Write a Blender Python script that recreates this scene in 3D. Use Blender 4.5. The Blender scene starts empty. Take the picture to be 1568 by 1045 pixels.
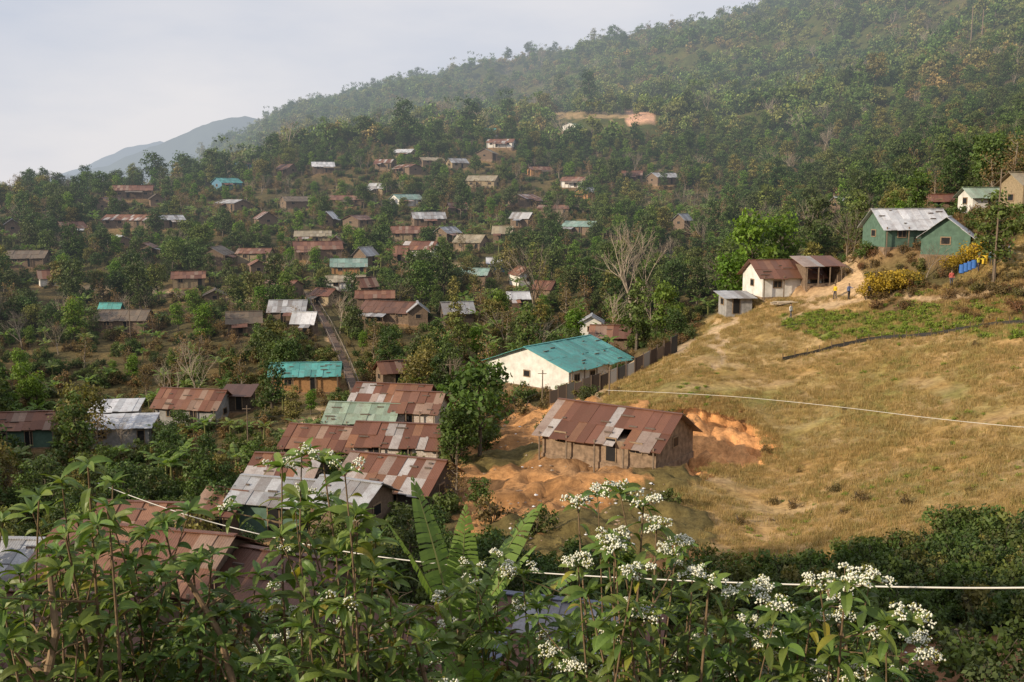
import bpy, math, random, time
import numpy as np
from mathutils import Vector, Matrix
T0=time.time()
random.seed(7); rng=np.random.default_rng(7)
F=1524.; CX=784.; CY=522.5; PT=math.radians(8.3)
cp,sp=math.cos(PT),math.sin(PT)
scene=bpy.context.scene
COL=scene.collection
R=random.uniform
def ray(u,v):
    xr=(u-CX)/F; yu=(CY-v)/F
    return np.array([xr, cp+yu*sp, -sp+yu*cp])
def azs(u,v):
    r=ray(u,v); return math.atan2(r[0],r[1]), r[2]/math.hypot(r[0],r[1])
def PW(u,v,d):
    a,s=azs(u,v); return Vector((math.sin(a)*d,math.cos(a)*d,s*d))
def project(x,y,z):
    dep=np.maximum(y*cp-z*sp,1e-3); up=y*sp+z*cp
    return CX+F*x/dep, CY-F*up/dep
# ------------------------------------------------------------------ noise
def _h(xi,yi,s):
    h=(xi.astype(np.int64)*374761393+yi.astype(np.int64)*668265263+s*1442695041)&0xffffffff
    h=((h^(h>>13))*1274126177)&0xffffffff
    h=(h^(h>>16))&0xffffff
    return h/float(0xffffff)*2-1
def vn(x,y,s=0):
    xi=np.floor(x); yi=np.floor(y); fx=x-xi; fy=y-yi
    fx=fx*fx*(3-2*fx); fy=fy*fy*(3-2*fy)
    a=_h(xi,yi,s);b=_h(xi+1,yi,s);c=_h(xi,yi+1,s);d=_h(xi+1,yi+1,s)
    return (a*(1-fx)+b*fx)*(1-fy)+(c*(1-fx)+d*fx)*fy
def fbm(x,y,s=0,o=4):
    t=0;a=1.;n=0
    for i in range(o):
        t=t+a*vn(x,y,s+i*17); n+=a; a*=.5; x=x*2.03+11.3; y=y*2.03-7.1
    return t/n
# ------------------------------------------------------------------ terrain profile
COLS={
-420:[(25,1120),(45,980),(65,900),(95,800),(125,720),(150,660),(190,560),(250,440),(330,340),(380,300),(600,420),(900,400),(1300,370)],
0:[(25,1120),(45,980),(65,890),(95,785),(125,712),(150,655),(185,545),(250,425),(330,325),(385,290),(600,420),(900,400),(1300,360)],
130:[(25,1120),(45,970),(65,885),(95,780),(125,708),(148,655),(185,535),(250,415),(335,320),(395,292),(600,420),(900,400),(1300,350)],
250:[(25,1110),(45,960),(65,865),(95,765),(122,700),(145,642),(185,525),(250,402),(340,312),(400,280),(600,380),(900,360),(1300,300)],
360:[(25,1110),(45,955),(65,845),(92,745),(120,680),(145,620),(188,500),(255,392),(350,297),(410,260),(600,320),(850,280),(1280,225)],
450:[(25,1110),(45,955),(65,830),(90,730),(118,662),(143,603),(190,480),(260,385),(360,284),(420,238),(590,270),(800,220),(1250,170)],
600:[(25,1110),(45,955),(65,820),(86,722),(110,655),(140,600),(185,480),(260,380),(370,275),(430,218),(560,222),(750,205),(1200,122)],
780:[(25,1110),(45,930),(62,805),(80,712),(105,642),(135,580),(180,488),(260,380),(390,256),(450,218),(550,212),(720,185),(1150,104)],
900:[(25,1110),(44,920),(60,800),(76,725),(100,612),(125,582),(165,500),(250,380),(390,264),(460,212),(560,192),(700,168),(1050,66)],
1050:[(25,1110),(43,930),(60,815),(78,700),(104,545),(116,508),(150,540),(250,370),(380,275),(460,215),(560,180),(680,145),(980,34)],
1200:[(25,1110),(42,970),(58,855),(84,690),(118,480),(130,438),(162,462),(250,335),(370,262),(450,205),(540,165),(650,115),(900,16)],
1380:[(25,1110),(41,985),(57,832),(84,650),(115,462),(132,345),(162,360),(245,280),(350,215),(420,175),(500,130),(600,70),(780,-25)],
1568:[(25,1110),(40,1000),(56,830),(80,640),(105,470),(120,345),(142,292),(220,235),(320,175),(400,125),(480,80),(560,30),(700,-70)],
1990:[(25,1110),(40,1000),(56,830),(80,640),(105,450),(120,320),(142,270),(220,200),(320,130),(400,80),(480,30),(560,-30),(700,-120)],
}
azl=[];Dl=[];Sl=[]
for u,pr in COLS.items():
    a,_=azs(u,500); azl.append(a)
    D=[1.0,8.0]; S=[-1.7,-5.3/8]
    for d,v in pr:
        D.append(d); S.append(azs(u,v)[1])
    D+=[pr[-1][0]*2.,9000.]; S+=[S[-1]-0.06,-0.02]
    Dl.append(D);Sl.append(S)
def zprof(a,ds,zs):
    azl.append(math.radians(a)); Dl.append(list(ds)); Sl.append([z/d for z,d in zip(zs,ds)])
dd=[1.,8,25,45,65,95,125,150,185,250,330,385,600,900,1300,2600,9000]
left=[-1.7,-3,-4,-1,3,7,14,22,32,44,52,60,65,75,60,0,-100]
back=[-1.7,-1.5,1,5,9,16,22,28,35,48,60,68,80,90,80,0,-100]
right=[-1.7,-3,-6,-8,-8,-4,4,14,25,40,60,72,90,100,100,0,-100]
zprof(-72,dd,left);zprof(-120,dd,back);zprof(-181,dd,back)
zprof(75,dd,right);zprof(120,dd,back);zprof(181,dd,back)
o=np.argsort(azl); azl=np.array(azl)[o]; Dl=np.array(Dl)[o]; Sl=np.array(Sl)[o]
NA=1440; AG=np.linspace(-math.pi,math.pi,NA); NL=600; L0,L1=math.log(1.),math.log(9000.); LG=np.linspace(L0,L1,NL)
TB=np.zeros((NA,NL))
Dk=np.array([np.interp(AG,azl,np.log(Dl[:,k])) for k in range(Dl.shape[1])]).T
Sk=np.array([np.interp(AG,azl,Sl[:,k]) for k in range(Sl.shape[1])]).T
for i in range(NA): TB[i]=np.interp(LG,Dk[i],Sk[i])
def gs(arr,sig,ax,wrap):
    r=int(3*sig)+1; k=np.exp(-np.arange(-r,r+1)**2/(2*sig*sig)); k/=k.sum()
    out=np.zeros_like(arr)
    pad=[(0,0),(0,0)];pad[ax]=(r,r)
    ap=np.pad(arr,pad,mode='wrap' if wrap else 'edge')
    for j,w in enumerate(k):
        out+=w*(ap[j:j+arr.shape[0],:] if ax==0 else ap[:,j:j+arr.shape[1]])
    return out
TB=gs(TB,4.5,0,True); TB=gs(TB,2.6,1,False)
PADS=[]
def H0(x,y):
    x=np.asarray(x,float);y=np.asarray(y,float)
    d=np.maximum(np.hypot(x,y),1.001); a=np.arctan2(x,y)
    fa=(a+math.pi)/(2*math.pi)*(NA-1); fl=np.clip((np.log(d)-L0)/(L1-L0)*(NL-1),0,NL-1.001)
    ia=np.clip(fa.astype(int),0,NA-2); il=fl.astype(int); ta=fa-ia; tl=fl-il
    s=(TB[ia,il]*(1-ta)+TB[ia+1,il]*ta)*(1-tl)+(TB[ia,il+1]*(1-ta)+TB[ia+1,il+1]*ta)*tl
    z=s*d
    ld=np.log(d)
    a1=np.interp(ld,np.log([5,40,90,160,300,600,1200]),[.1,.35,.45,.9,2.2,8,13])
    a2=np.interp(ld,np.log([200,350,600,900,1500]),[0,1.5,13,23,28])
    z=z+a1*fbm(x/22.,y/22.,3,4)+a2*fbm(x/150.,y/150.,9,3)
    return z
def H(x,y):
    z=H0(x,y)
    x=np.asarray(x,float);y=np.asarray(y,float)
    for (px,py,pz,r) in PADS:
        dd_=np.hypot(x-px,y-py)/r
        w=np.clip((1.55-dd_)/0.55,0,1); w=w*w*(3-2*w)
        z=z*(1-w)+pz*w
    return z
MARCH=np.geomspace(10,1600,4000)
def hit(u,v,d=None,fn=H0):
    a,s=azs(u,v)
    if d is None:
        x=np.sin(a)*MARCH;y=np.cos(a)*MARCH
        h=fn(x,y); below=np.nonzero(s*MARCH<h)[0]
        d=MARCH[below[0]] if len(below) else 800.
    x=math.sin(a)*d;y=math.cos(a)*d
    return x,y,float(fn(np.array([x]),np.array([y]))[0]),d
# ------------------------------------------------------------------ material helpers
MATS={}
def newmat(name):
    m=bpy.data.materials.new(name); m.use_nodes=True
    nt=m.node_tree; b=nt.nodes['Principled BSDF']
    b.inputs['Specular IOR Level'].default_value=.25
    return m,nt,b
def N(nt,t,**kw):
    n=nt.nodes.new(t)
    for k,v in kw.items(): setattr(n,k,v)
    return n
def mixc(nt,f,a,b,mode='MIX'):
    n=N(nt,'ShaderNodeMix',data_type='RGBA',blend_type=mode)
    for s,val in ((0,f),(6,a),(7,b)):
        if hasattr(val,'links') : nt.links.new(val,n.inputs[s])
        elif s==0: n.inputs[0].default_value=val
        else: n.inputs[s].default_value=(*val,1) if len(val)==3 else val
    return n.outputs[2]
def noiseN(nt,scale,detail=4,coord='Object',rough=.6):
    tc=N(nt,'ShaderNodeTexCoord'); n=N(nt,'ShaderNodeTexNoise')
    n.inputs['Scale'].default_value=scale;n.inputs['Detail'].default_value=detail;n.inputs['Roughness'].default_value=rough
    nt.links.new(tc.outputs[coord],n.inputs['Vector']); return n.outputs['Fac']
def rng_(nt,val,a,b,c=0.,d=1.):
    n=N(nt,'ShaderNodeMapRange'); nt.links.new(val,n.inputs[0])
    for i,v in enumerate((a,b,c,d)): n.inputs[i+1].default_value=v
    return n.outputs[0]
def bump(nt,b,h,st,dist=.05):
    n=N(nt,'ShaderNodeBump'); n.inputs['Strength'].default_value=st;n.inputs['Distance'].default_value=dist
    nt.links.new(h,n.inputs['Height']); nt.links.new(n.outputs[0],b.inputs['Normal'])
def simple(name,c,var=.35,scale=3.,rough=.8,bmp=.2,metal=0):
    if name in MATS: return MATS[name]
    m,nt,b=newmat(name)
    f=noiseN(nt,scale,5)
    c2=tuple(x*(1-var) for x in c); c3=tuple(min(1,x*(1+var*.5)) for x in c)
    col=mixc(nt,rng_(nt,f,.3,.7),c2,c3)
    nt.links.new(col,b.inputs['Base Color']); b.inputs['Roughness'].default_value=rough; b.inputs['Metallic'].default_value=metal
    if bmp: bump(nt,b,f,bmp)
    MATS[name]=m; return m
def leafmat(name,cols,trans=.25,rough=.55,gain=1.):
    m,nt,b=newmat(name)
    oi=N(nt,'ShaderNodeObjectInfo'); r=N(nt,'ShaderNodeValToRGB')
    while len(r.color_ramp.elements)<len(cols): r.color_ramp.elements.new(.5)
    for i,c in enumerate(cols):
        r.color_ramp.elements[i].position=i/(len(cols)-1); r.color_ramp.elements[i].color=(c[0]*gain,c[1]*gain,c[2]*gain,1)
    nt.links.new(oi.outputs['Random'],r.inputs[0])
    at=N(nt,'ShaderNodeAttribute',attribute_name='Col')
    col=mixc(nt,1.,r.outputs[0],at.outputs['Color'],'MULTIPLY')
    nt.links.new(col,b.inputs['Base Color']); b.inputs['Roughness'].default_value=rough
    tr=N(nt,'ShaderNodeBsdfTranslucent'); nt.links.new(mixc(nt,1.,col,(1.3,1.3,.6),'MULTIPLY'),tr.inputs[0])
    ms=N(nt,'ShaderNodeMixShader'); ms.inputs[0].default_value=trans
    nt.links.new(b.outputs[0],ms.inputs[1]);nt.links.new(tr.outputs[0],ms.inputs[2])
    nt.links.new(ms.outputs[0],nt.nodes['Material Output'].inputs[0])
    return m
bark=simple('bark',(.13,.105,.08),.5,6)
barkpale=simple('bark_pale',(.27,.22,.17),.3,6)
# ------------------------------------------------------------------ mesh builder
class MB:
    def __init__(s): s.v=[];s.f=[];s.m=[];s.c=[]
    def add(s,vs,fs,mi=0,col=(1,1,1)):
        o=len(s.v); s.v+=[tuple(p) for p in vs]
        for f in fs: s.f.append(tuple(i+o for i in f)); s.m.append(mi)
        s.c+=[col]*len(vs)
    def box(s,c,d,mi=0,col=(1,1,1),M=None):
        x,y,z=c; a,b,e=d[0]/2,d[1]/2,d[2]/2
        vs=[Vector((x+i*a,y+j*b,z+k*e)) for k in(-1,1) for j in(-1,1) for i in(-1,1)]
        if M: vs=[M@p for p in vs]
        s.add(vs,[(0,2,3,1),(4,5,7,6),(0,1,5,4),(2,6,7,3),(0,4,6,2),(1,3,7,5)],mi,col)
    def tube(s,pts,rads,seg=6,mi=0,col=(1,1,1)):
        pts=[Vector(p) for p in pts]; vs=[];n=len(pts)
        for i,p in enumerate(pts):
            t=(pts[min(i+1,n-1)]-pts[max(i-1,0)]); t=t.normalized() if t.length>1e-6 else Vector((0,0,1))
            a=t.cross(Vector((.31,.95,.05))).normalized(); b=t.cross(a)
            for k in range(seg):
                an=2*math.pi*k/seg; vs.append(p+(a*math.cos(an)+b*math.sin(an))*rads[i])
        fs=[(i*seg+k,i*seg+(k+1)%seg,(i+1)*seg+(k+1)%seg,(i+1)*seg+k) for i in range(n-1) for k in range(seg)]
        fs.append(tuple(range(seg))[::-1]); fs.append(tuple((n-1)*seg+k for k in range(seg)))
        s.add(vs,fs,mi,col)
    def obj(s,name,mats,link=True,parent=None,smooth=False):
        me=bpy.data.meshes.new(name); me.from_pydata(s.v,[],s.f)
        for m in mats: me.materials.append(m)
        me.polygons.foreach_set('material_index',s.m)
        ca=me.color_attributes.new('Col','FLOAT_COLOR','POINT')
        arr=np.ones((len(s.v),4),np.float32); arr[:,:3]=np.array(s.c,np.float32).reshape(-1,3); ca.data.foreach_set('color',arr.ravel())
        if smooth: me.polygons.foreach_set('use_smooth',[True]*len(me.polygons))
        me.update()
        ob=bpy.data.objects.new(name,me)
        if link: COL.objects.link(ob)
        if parent: ob.parent=parent
        return ob
def empty(name,loc=(0,0,0),yaw=0):
    e=bpy.data.objects.new(name,None); e.location=loc; e.rotation_euler=(0,0,yaw); e.empty_display_size=.5; COL.objects.link(e); return e
# ------------------------------------------------------------------ crowns made of many small leaves
def leafcards(mb,P,size,shade,mi,flat=.0,asp=.6,outw=None):
    n=len(P)
    nrm=rng.normal(size=(n,3)); 
    if outw is not None: nrm=nrm*.75+outw
    nrm[:,2]=np.abs(nrm[:,2])+flat; nrm/=np.linalg.norm(nrm,axis=1)[:,None]
    t=np.cross(nrm,rng.normal(size=(n,3))); t/=np.linalg.norm(t,axis=1)[:,None]; b=np.cross(nrm,t)
    s=size*(.6+.8*rng.random(n))[:,None]
    V=np.stack([P-t*s*.5,P+b*s*.5*asp,P+t*s*.5,P-b*s*.5*asp],1).reshape(-1,3)
    o=len(mb.v); mb.v+=V.tolist()
    mb.f+=[(o+4*i,o+4*i+1,o+4*i+2,o+4*i+3) for i in range(n)]; mb.m+=[mi]*n
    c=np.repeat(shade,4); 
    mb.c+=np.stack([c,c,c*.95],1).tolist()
def limbs(mb,h,r,nb,spread,mi=0,start=.3,sub=3,curve=.15):
    tips=[]
    pts=[];n=7
    for i in range(n):
        pts.append(Vector((R(-1,1)*curve*i*.3,R(-1,1)*curve*i*.3,-.6+(h+.6)*i/(n-1))))
    mb.tube(pts,[r*(1-.85*i/(n-1))+.01 for i in range(n)],6,mi)
    for k in range(nb):
        t=start+(1-start)*k/nb; i=t*(n-1); a=pts[int(i)].lerp(pts[min(int(i)+1,n-1)],i-int(i))
        an=k*2.4+R(-.5,.5); L=spread*(1.15-t*.6)*R(.7,1.15)
        e=a+Vector((math.cos(an)*L,math.sin(an)*L,L*R(.35,.9))); mid=a.lerp(e,.5)+Vector((0,0,-.1*L))
        rr=r*(1-.8*t)*.6
        mb.tube([a,mid,e],[rr,rr*.6,rr*.2+.008],4,mi)
        tips.append(e)
        for q in range(sub):
            st=mid.lerp(e,random.random()); dv=Vector((R(-1,1),R(-1,1),R(.0,1.1)))*L*.45
            mb.tube([st,st+dv*.5+Vector((0,0,.03)),st+dv],[rr*.35,rr*.22,.008],3,mi); tips.append(st+dv)
    return tips
def tree(name,h,cr,nb,nl,ls,lm,cz=.35,clump=.28,bk=None,link=False,dark=.4,th=.85,sub=3):
    mb=MB(); tips=limbs(mb,h*th,h*.022+.03,nb,cr*.8,0,cz,sub)
    cs=[tuple(t) for t in tips]
    for _ in range(int(nb*1.2)):
        a=random.random()*6.28;rr=cr*math.sqrt(random.random())*.75; z=h*(cz+(1-cz)*random.random()); 
        k=1-abs((z/h-(cz+1)/2)/((1-cz)/2))**2*.55
        cs.append((math.cos(a)*rr*k,math.sin(a)*rr*k,z))
    cs=np.array(cs); 
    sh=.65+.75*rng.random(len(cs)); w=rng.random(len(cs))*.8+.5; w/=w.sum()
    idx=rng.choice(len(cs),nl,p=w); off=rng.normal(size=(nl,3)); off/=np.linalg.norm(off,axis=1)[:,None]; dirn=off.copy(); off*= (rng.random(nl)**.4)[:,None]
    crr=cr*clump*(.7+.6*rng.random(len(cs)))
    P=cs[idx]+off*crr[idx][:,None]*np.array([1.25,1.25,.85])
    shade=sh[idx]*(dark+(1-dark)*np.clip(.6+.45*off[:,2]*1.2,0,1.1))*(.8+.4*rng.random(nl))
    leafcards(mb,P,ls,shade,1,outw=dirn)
    return mb.obj(name,[bk or bark,lm],link)
G_dark=leafmat('foliage_dark',[(.042,.072,.020),(.055,.095,.026),(.07,.088,.03),(.038,.072,.022)],gain=1.35)
G_mix=leafmat('foliage_mixed',[(.05,.088,.018),(.08,.10,.026),(.043,.078,.02),(.14,.115,.036),(.065,.105,.022),(.048,.075,.018)],gain=1.7)
G_bright=leafmat('foliage_bright',[(.070,.13,.018),(.095,.155,.022),(.085,.125,.026)],.35,gain=1.75)
G_dry=leafmat('foliage_dry',[(.18,.115,.045),(.14,.10,.04),(.21,.13,.06),(.12,.10,.04)],gain=1.35)
G_yel=leafmat('foliage_yellow',[(.50,.34,.03),(.34,.25,.04)])
G_mtn=leafmat('foliage_mountain',[(.055,.092,.022),(.08,.12,.028),(.06,.095,.026),(.105,.13,.033),(.13,.125,.04),(.07,.105,.026)],gain=1.9)
G_mtb=leafmat('foliage_mountain_dry',[(.15,.12,.045),(.18,.125,.05),(.09,.115,.033),(.13,.11,.045)],gain=1.8)
G_grass=leafmat('grass_blades',[(.38,.27,.12),(.29,.21,.09),(.44,.31,.15),(.20,.19,.065)],gain=1.15)
G_crop=leafmat('crop_leaves',[(.13,.19,.025),(.18,.22,.035)],gain=1.4)
G_red=leafmat('foliage_reddish',[(.20,.10,.05),(.15,.10,.045),(.13,.12,.04)],gain=1.3)
protos={}
protos['broad']=[tree('broadleaf_tree_a',8,2.6,14,1500,.42,G_mix),tree('broadleaf_tree_b',9,2.3,15,1400,.40,G_mix,.3),
  tree('broadleaf_tree_c',7,3.0,16,1600,.42,G_dark,.3),tree('broadleaf_tree_d',10,2.8,18,1600,.42,G_dark,.25,.25),tree('broadleaf_tree_e',7.5,3.2,15,1400,.42,G_mix,.4,.26)]
protos['bright']=[tree('bright_tree_a',9,2.6,16,1900,.42,G_bright,.25)]
protos['dry']=[tree('dry_tree_a',7,2.0,12,420,.30,G_dry,.3,.3,barkpale)]
def baretree(name,h):
    mb=MB()
    def br(p,d,L,r,dep):
        n=3; pts=[p]; q=p
        for i in range(n):
            d=(d+Vector((R(-.22,.22),R(-.22,.22),R(-.05,.16)))).normalized(); q=q+d*L/n; pts.append(q)
        mb.tube(pts,[r*(1-.4*i/n) for i in range(n+1)],5 if dep<2 else 3,0)
        if dep>=5: return
        for k in range(3 if dep<3 else 2):
            s=pts[2+(k%2)] if dep>0 else pts[1+min(k,2)]
            ax=Vector((R(-1,1),R(-1,1),R(-.3,.5))); nd=(d+ax.normalized()*R(.55,.95)).normalized()
            br(s,nd,L*R(.58,.8),r*.55,dep+1)
        br(q,d,L*.7,r*.58,dep+1)
    br(Vector((0,0,-.4)),Vector((R(-.1,.1),R(-.1,.1),1)).normalized(),h*.38,h*.016,1)
    return mb.obj(name,[barkpale],False)
protos['bare']=[baretree('bare_tree_a',8),baretree('bare_tree_b',9),baretree('bare_tree_c',8)]
def mt(n,h,cr,nl,ls,m): return tree(n,h,cr,6,nl,ls,m,.12,.36,th=.6,sub=2,dark=.28)
protos['mtn']=[mt('mountain_tree_a',9,4.2,420,1.05,G_mtn),mt('mountain_tree_b',13,3.8,460,1.0,G_mtn),mt('mountain_tree_c',8,4.8,430,1.15,G_mtn),mt('mountain_tree_e',11,3.2,330,.95,G_dark)]
protos['mtb']=[mt('mountain_dry_tree_a',8,4.0,380,1.0,G_mtb),mt('mountain_tree_d',10,4.2,420,1.0,G_mtn),mt('mountain_dry_tree_b',11,3.4,330,.9,G_mtb)]
def shrub(name,h,cr,nl,ls,lm):
    mb=MB()
    for k in range(7):
        a=random.random()*6.28; e=Vector((math.cos(a)*cr*.6,math.sin(a)*cr*.6,h*R(.6,1)))
        mb.tube([(0,0,-.3),e*.5,e],[.04,.025,.01],4,0)
    cs=rng.normal(size=(14,3))*[cr*.42,cr*.42,h*.2]+[0,0,h*.5]; sh=.6+.7*rng.random(14)
    idx=rng.integers(0,14,nl); off=rng.normal(size=(nl,3)); off/=np.linalg.norm(off,axis=1)[:,None]; dn=off.copy(); off*=(rng.random(nl)**.5)[:,None]
    P=cs[idx]+off*cr*.38; P[:,2]=np.abs(P[:,2])
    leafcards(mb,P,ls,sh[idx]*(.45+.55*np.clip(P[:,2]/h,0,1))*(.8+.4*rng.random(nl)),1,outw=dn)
    return mb.obj(name,[bark,lm],False)
protos['shrub']=[shrub('shrub_a',2.0,1.5,800,.24,G_mix),shrub('shrub_b',1.6,1.3,700,.22,G_dark),shrub('shrub_c',2.4,1.4,800,.26,G_mix)]
protos['shrubdry']=[shrub('dry_shrub_a',1.2,1.0,420,.18,G_dry)]
protos['shrubred']=[shrub('reddish_shrub_a',1.2,1.0,450,.16,G_red),shrub('dry_shrub_b',1.0,1.0,400,.16,G_dry)]
protos['shrubyel']=[shrub('yellow_shrub_a',1.8,1.4,900,.16,G_yel)]
protos['crop']=[shrub('crop_a',.4,.6,260,.14,G_crop)]
def tuft(name,lm,h=.35,n=70,r=.45):
    mb=MB()
    for _ in range(n):
        a=random.random()*6.28;q=r*math.sqrt(random.random());x,y=math.cos(a)*q,math.sin(a)*q
        hh=h*R(.5,1.1);b=random.random()*6.28;l=R(.1,.5)*hh
        wx,wy=math.cos(b+1.57)*.018,math.sin(b+1.57)*.018
        s=R(.6,1.2)
        mb.add([(x-wx,y-wy,-.03),(x+wx,y+wy,-.03),(x+math.cos(b)*l,y+math.sin(b)*l,hh)],[(0,1,2)],0,(s,s,s*.95))
    return mb.obj(name,[lm],False)
protos['grass']=[tuft('grass_tuft_a',G_grass),tuft('grass_tuft_b',G_grass,.28,60,.5)]
G_ban=leafmat('banana_leaf',[(.10,.17,.03),(.13,.20,.045),(.16,.19,.06)],.4,.4,gain=1.35)
STEMB=simple('banana_stem',(.16,.17,.06))
def banana_into(mb,base,leaves,h,L,W,seg=12,torn=True,mis=0,mil=1):
    base=Vector(base)
    mb.tube([base+Vector((0,0,-.5)),base+Vector((0,0,h*.5)),base+Vector((.02,0,h))],[.13*L/1.8,.11*L/1.8,.06*L/1.8],8,mis)
    for (an,el,ll,dr) in leaves:
        d=Vector((math.cos(an)*math.cos(el),math.sin(an)*math.cos(el),math.sin(el)))
        side=d.cross(Vector((0,0,1))).normalized(); p=base+Vector((0,0,h*.95)); pts=[p.copy()]; dd=d.copy()
        n=seg
        for i in range(n):
            dd=(dd+Vector((0,0,-dr/n*(i/n+.3)))).normalized(); p=p+dd*ll*L/n; pts.append(p.copy())
        mb.tube(pts,[.02*L/1.8*(1-i/(n+1)) for i in range(n+1)],4,mis)
        s=R(.8,1.15)
        def w(t): return W*(math.sin(math.pi*((t-.1)/.9)**.8)**.75) if .1<t<.995 else 0.004
        for i in range(2,n):
            for sg in(-1,1):
                t0=i/n;t1=(i+1)/n-(.35/n if torn and random.random()<.35 else 0)
                a0=pts[i];a1=pts[i].lerp(pts[i+1],(t1-t0)*n)
                dz=Vector((0,0,R(-.30,.0)-.1));dz2=dz+Vector((0,0,R(-.04,.04)))
                q0=a0+(side*sg+dz)*w(t0)+dd*.03*L;q1=a1+(side*sg+dz2)*w(t1)+dd*.03*L
                h0=a0.lerp(q0,.5)+Vector((0,0,.05*W));h1=a1.lerp(q1,.5)+Vector((0,0,.05*W)); ss=s*R(.85,1.12)
                mb.add([a0,a1,h1,h0,q1,q0],[(0,1,2,3),(3,2,4,5)],mil,(ss,ss,ss))
mb=MB(); banana_into(mb,(0,0,0),[(k*1.05,.9+R(-.4,.35),R(.8,1.1),1.9) for k in range(8)],2.0,2.0,.32,8)
protos['banana']=[mb.obj('banana_plant_a',[STEMB,G_ban],False)]
# ------------------------------------------------------------------ scatter through geometry nodes
def scatter(name,ps,P,S,parent=None):
    P=np.asarray(P,np.float32)
    if len(P)==0: return
    which=rng.integers(0,len(ps),len(P))
    root=parent or empty(name)
    for k,pr in enumerate(ps):
        sel=which==k; n=int(sel.sum())
        if n==0: continue
        me=bpy.data.meshes.new(name+'_points'); me.vertices.add(n); me.vertices.foreach_set('co',P[sel].ravel())
        a=me.attributes.new('scl','FLOAT','POINT'); a.data.foreach_set('value',np.asarray(S,np.float32)[sel])
        r=np.zeros((n,3),np.float32); r[:,2]=rng.random(n)*6.283; r[:,:2]=rng.normal(size=(n,2))*.06
        a=me.attributes.new('rot','FLOAT_VECTOR','POINT'); a.data.foreach_set('vector',r.ravel())
        ob=bpy.data.objects.new(name+'_'+pr.name,me); COL.objects.link(ob); ob.parent=root
        ng=bpy.data.node_groups.new(name+'_gn','GeometryNodeTree')
        ng.interface.new_socket('Geometry',in_out='INPUT',socket_type='NodeSocketGeometry')
        ng.interface.new_socket('Geometry',in_out='OUTPUT',socket_type='NodeSocketGeometry')
        gi=ng.nodes.new('NodeGroupInput');go=ng.nodes.new('NodeGroupOutput')
        ip=ng.nodes.new('GeometryNodeInstanceOnPoints');oi=ng.nodes.new('GeometryNodeObjectInfo')
        oi.inputs['Object'].default_value=pr; oi.inputs['As Instance'].default_value=True
        n1=ng.nodes.new('GeometryNodeInputNamedAttribute');n1.data_type='FLOAT';n1.inputs[0].default_value='scl'
        n2=ng.nodes.new('GeometryNodeInputNamedAttribute');n2.data_type='FLOAT_VECTOR';n2.inputs[0].default_value='rot'
        L=ng.links.new
        L(gi.outputs[0],ip.inputs['Points']);L(oi.outputs['Geometry'],ip.inputs['Instance'])
        L(n1.outputs[0],ip.inputs['Scale']);L(n2.outputs[0],ip.inputs['Rotation']);L(ip.outputs[0],go.inputs[0])
        md=ob.modifiers.new('scatter','NODES');md.node_group=ng
# ------------------------------------------------------------------ houses
def roofmat():
    m,nt,b=newmat('corrugated_metal_roof')
    at=N(nt,'ShaderNodeAttribute',attribute_name='Col')
    f=noiseN(nt,1.3,6); f2=noiseN(nt,9,3)
    dirty=mixc(nt,rng_(nt,f,.46,.68,0,.55),at.outputs['Color'],mixc(nt,.6,at.outputs['Color'],(.14,.065,.04)))
    col=mixc(nt,rng_(nt,f2,.35,.8,0,.35),dirty,(.05,.035,.03))
    nt.links.new(col,b.inputs['Base Color']); b.inputs['Roughness'].default_value=.5;b.inputs['Metallic'].default_value=.1
    tc=N(nt,'ShaderNodeTexCoord');w=N(nt,'ShaderNodeTexWave',bands_direction='X');w.inputs['Scale'].default_value=2.4
    nt.links.new(tc.outputs['Object'],w.inputs['Vector']); bump(nt,b,w.outputs['Fac'],.35,.03)
    return m
ROOF=roofmat()
RC={'rust':[(.19,.085,.055),(.23,.11,.07),(.15,.065,.045),(.27,.14,.09),(.20,.10,.07),(.30,.2,.15)],
'rustmix':[(.19,.085,.055),(.24,.12,.07),(.48,.45,.44),(.34,.26,.22),(.16,.07,.045),(.20,.09,.06),(.28,.13,.07),(.42,.38,.36),(.18,.08,.055)],
'darkrust':[(.14,.07,.05),(.12,.065,.05),(.17,.09,.065)],
'grey':[(.42,.43,.45),(.35,.36,.38),(.48,.49,.51),(.28,.27,.27)],
'white':[(.62,.63,.66),(.55,.57,.60),(.68,.69,.72)],
'teal':[(.10,.36,.34),(.09,.33,.31),(.12,.39,.37)],
'paleteal':[(.25,.38,.33),(.30,.40,.36),(.22,.34,.30)],
'palegreen':[(.30,.38,.29),(.26,.34,.26),(.33,.40,.32)],
'tan':[(.35,.30,.21),(.30,.26,.18),(.40,.35,.26)],
'thatch':[(.16,.13,.10),(.19,.15,.11)],
'blue':[(.14,.16,.22),(.3,.3,.33),(.16,.08,.06),(.13,.07,.05)]}
WM={'white':simple('wall_white_plaster',(.70,.68,.64),.25,1.2),'wood':simple('wall_weathered_wood',(.19,.135,.095),.4,4),
'bamboo':simple('wall_bamboo_mat',(.32,.25,.16),.35,5),'green':simple('wall_green_tin',(.10,.17,.13),.3,2),'orange':simple('wall_orange_wood',(.40,.22,.10),.3,3),
'grey':simple('wall_grey_concrete',(.32,.31,.30),.35,2),'blue':simple('wall_blue_tin',(.10,.22,.32),.3,2),'mud':simple('wall_mud',(.27,.19,.13),.55,2.2),'dark':simple('wall_dark_plank',(.09,.07,.055),.4,4)}
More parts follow.
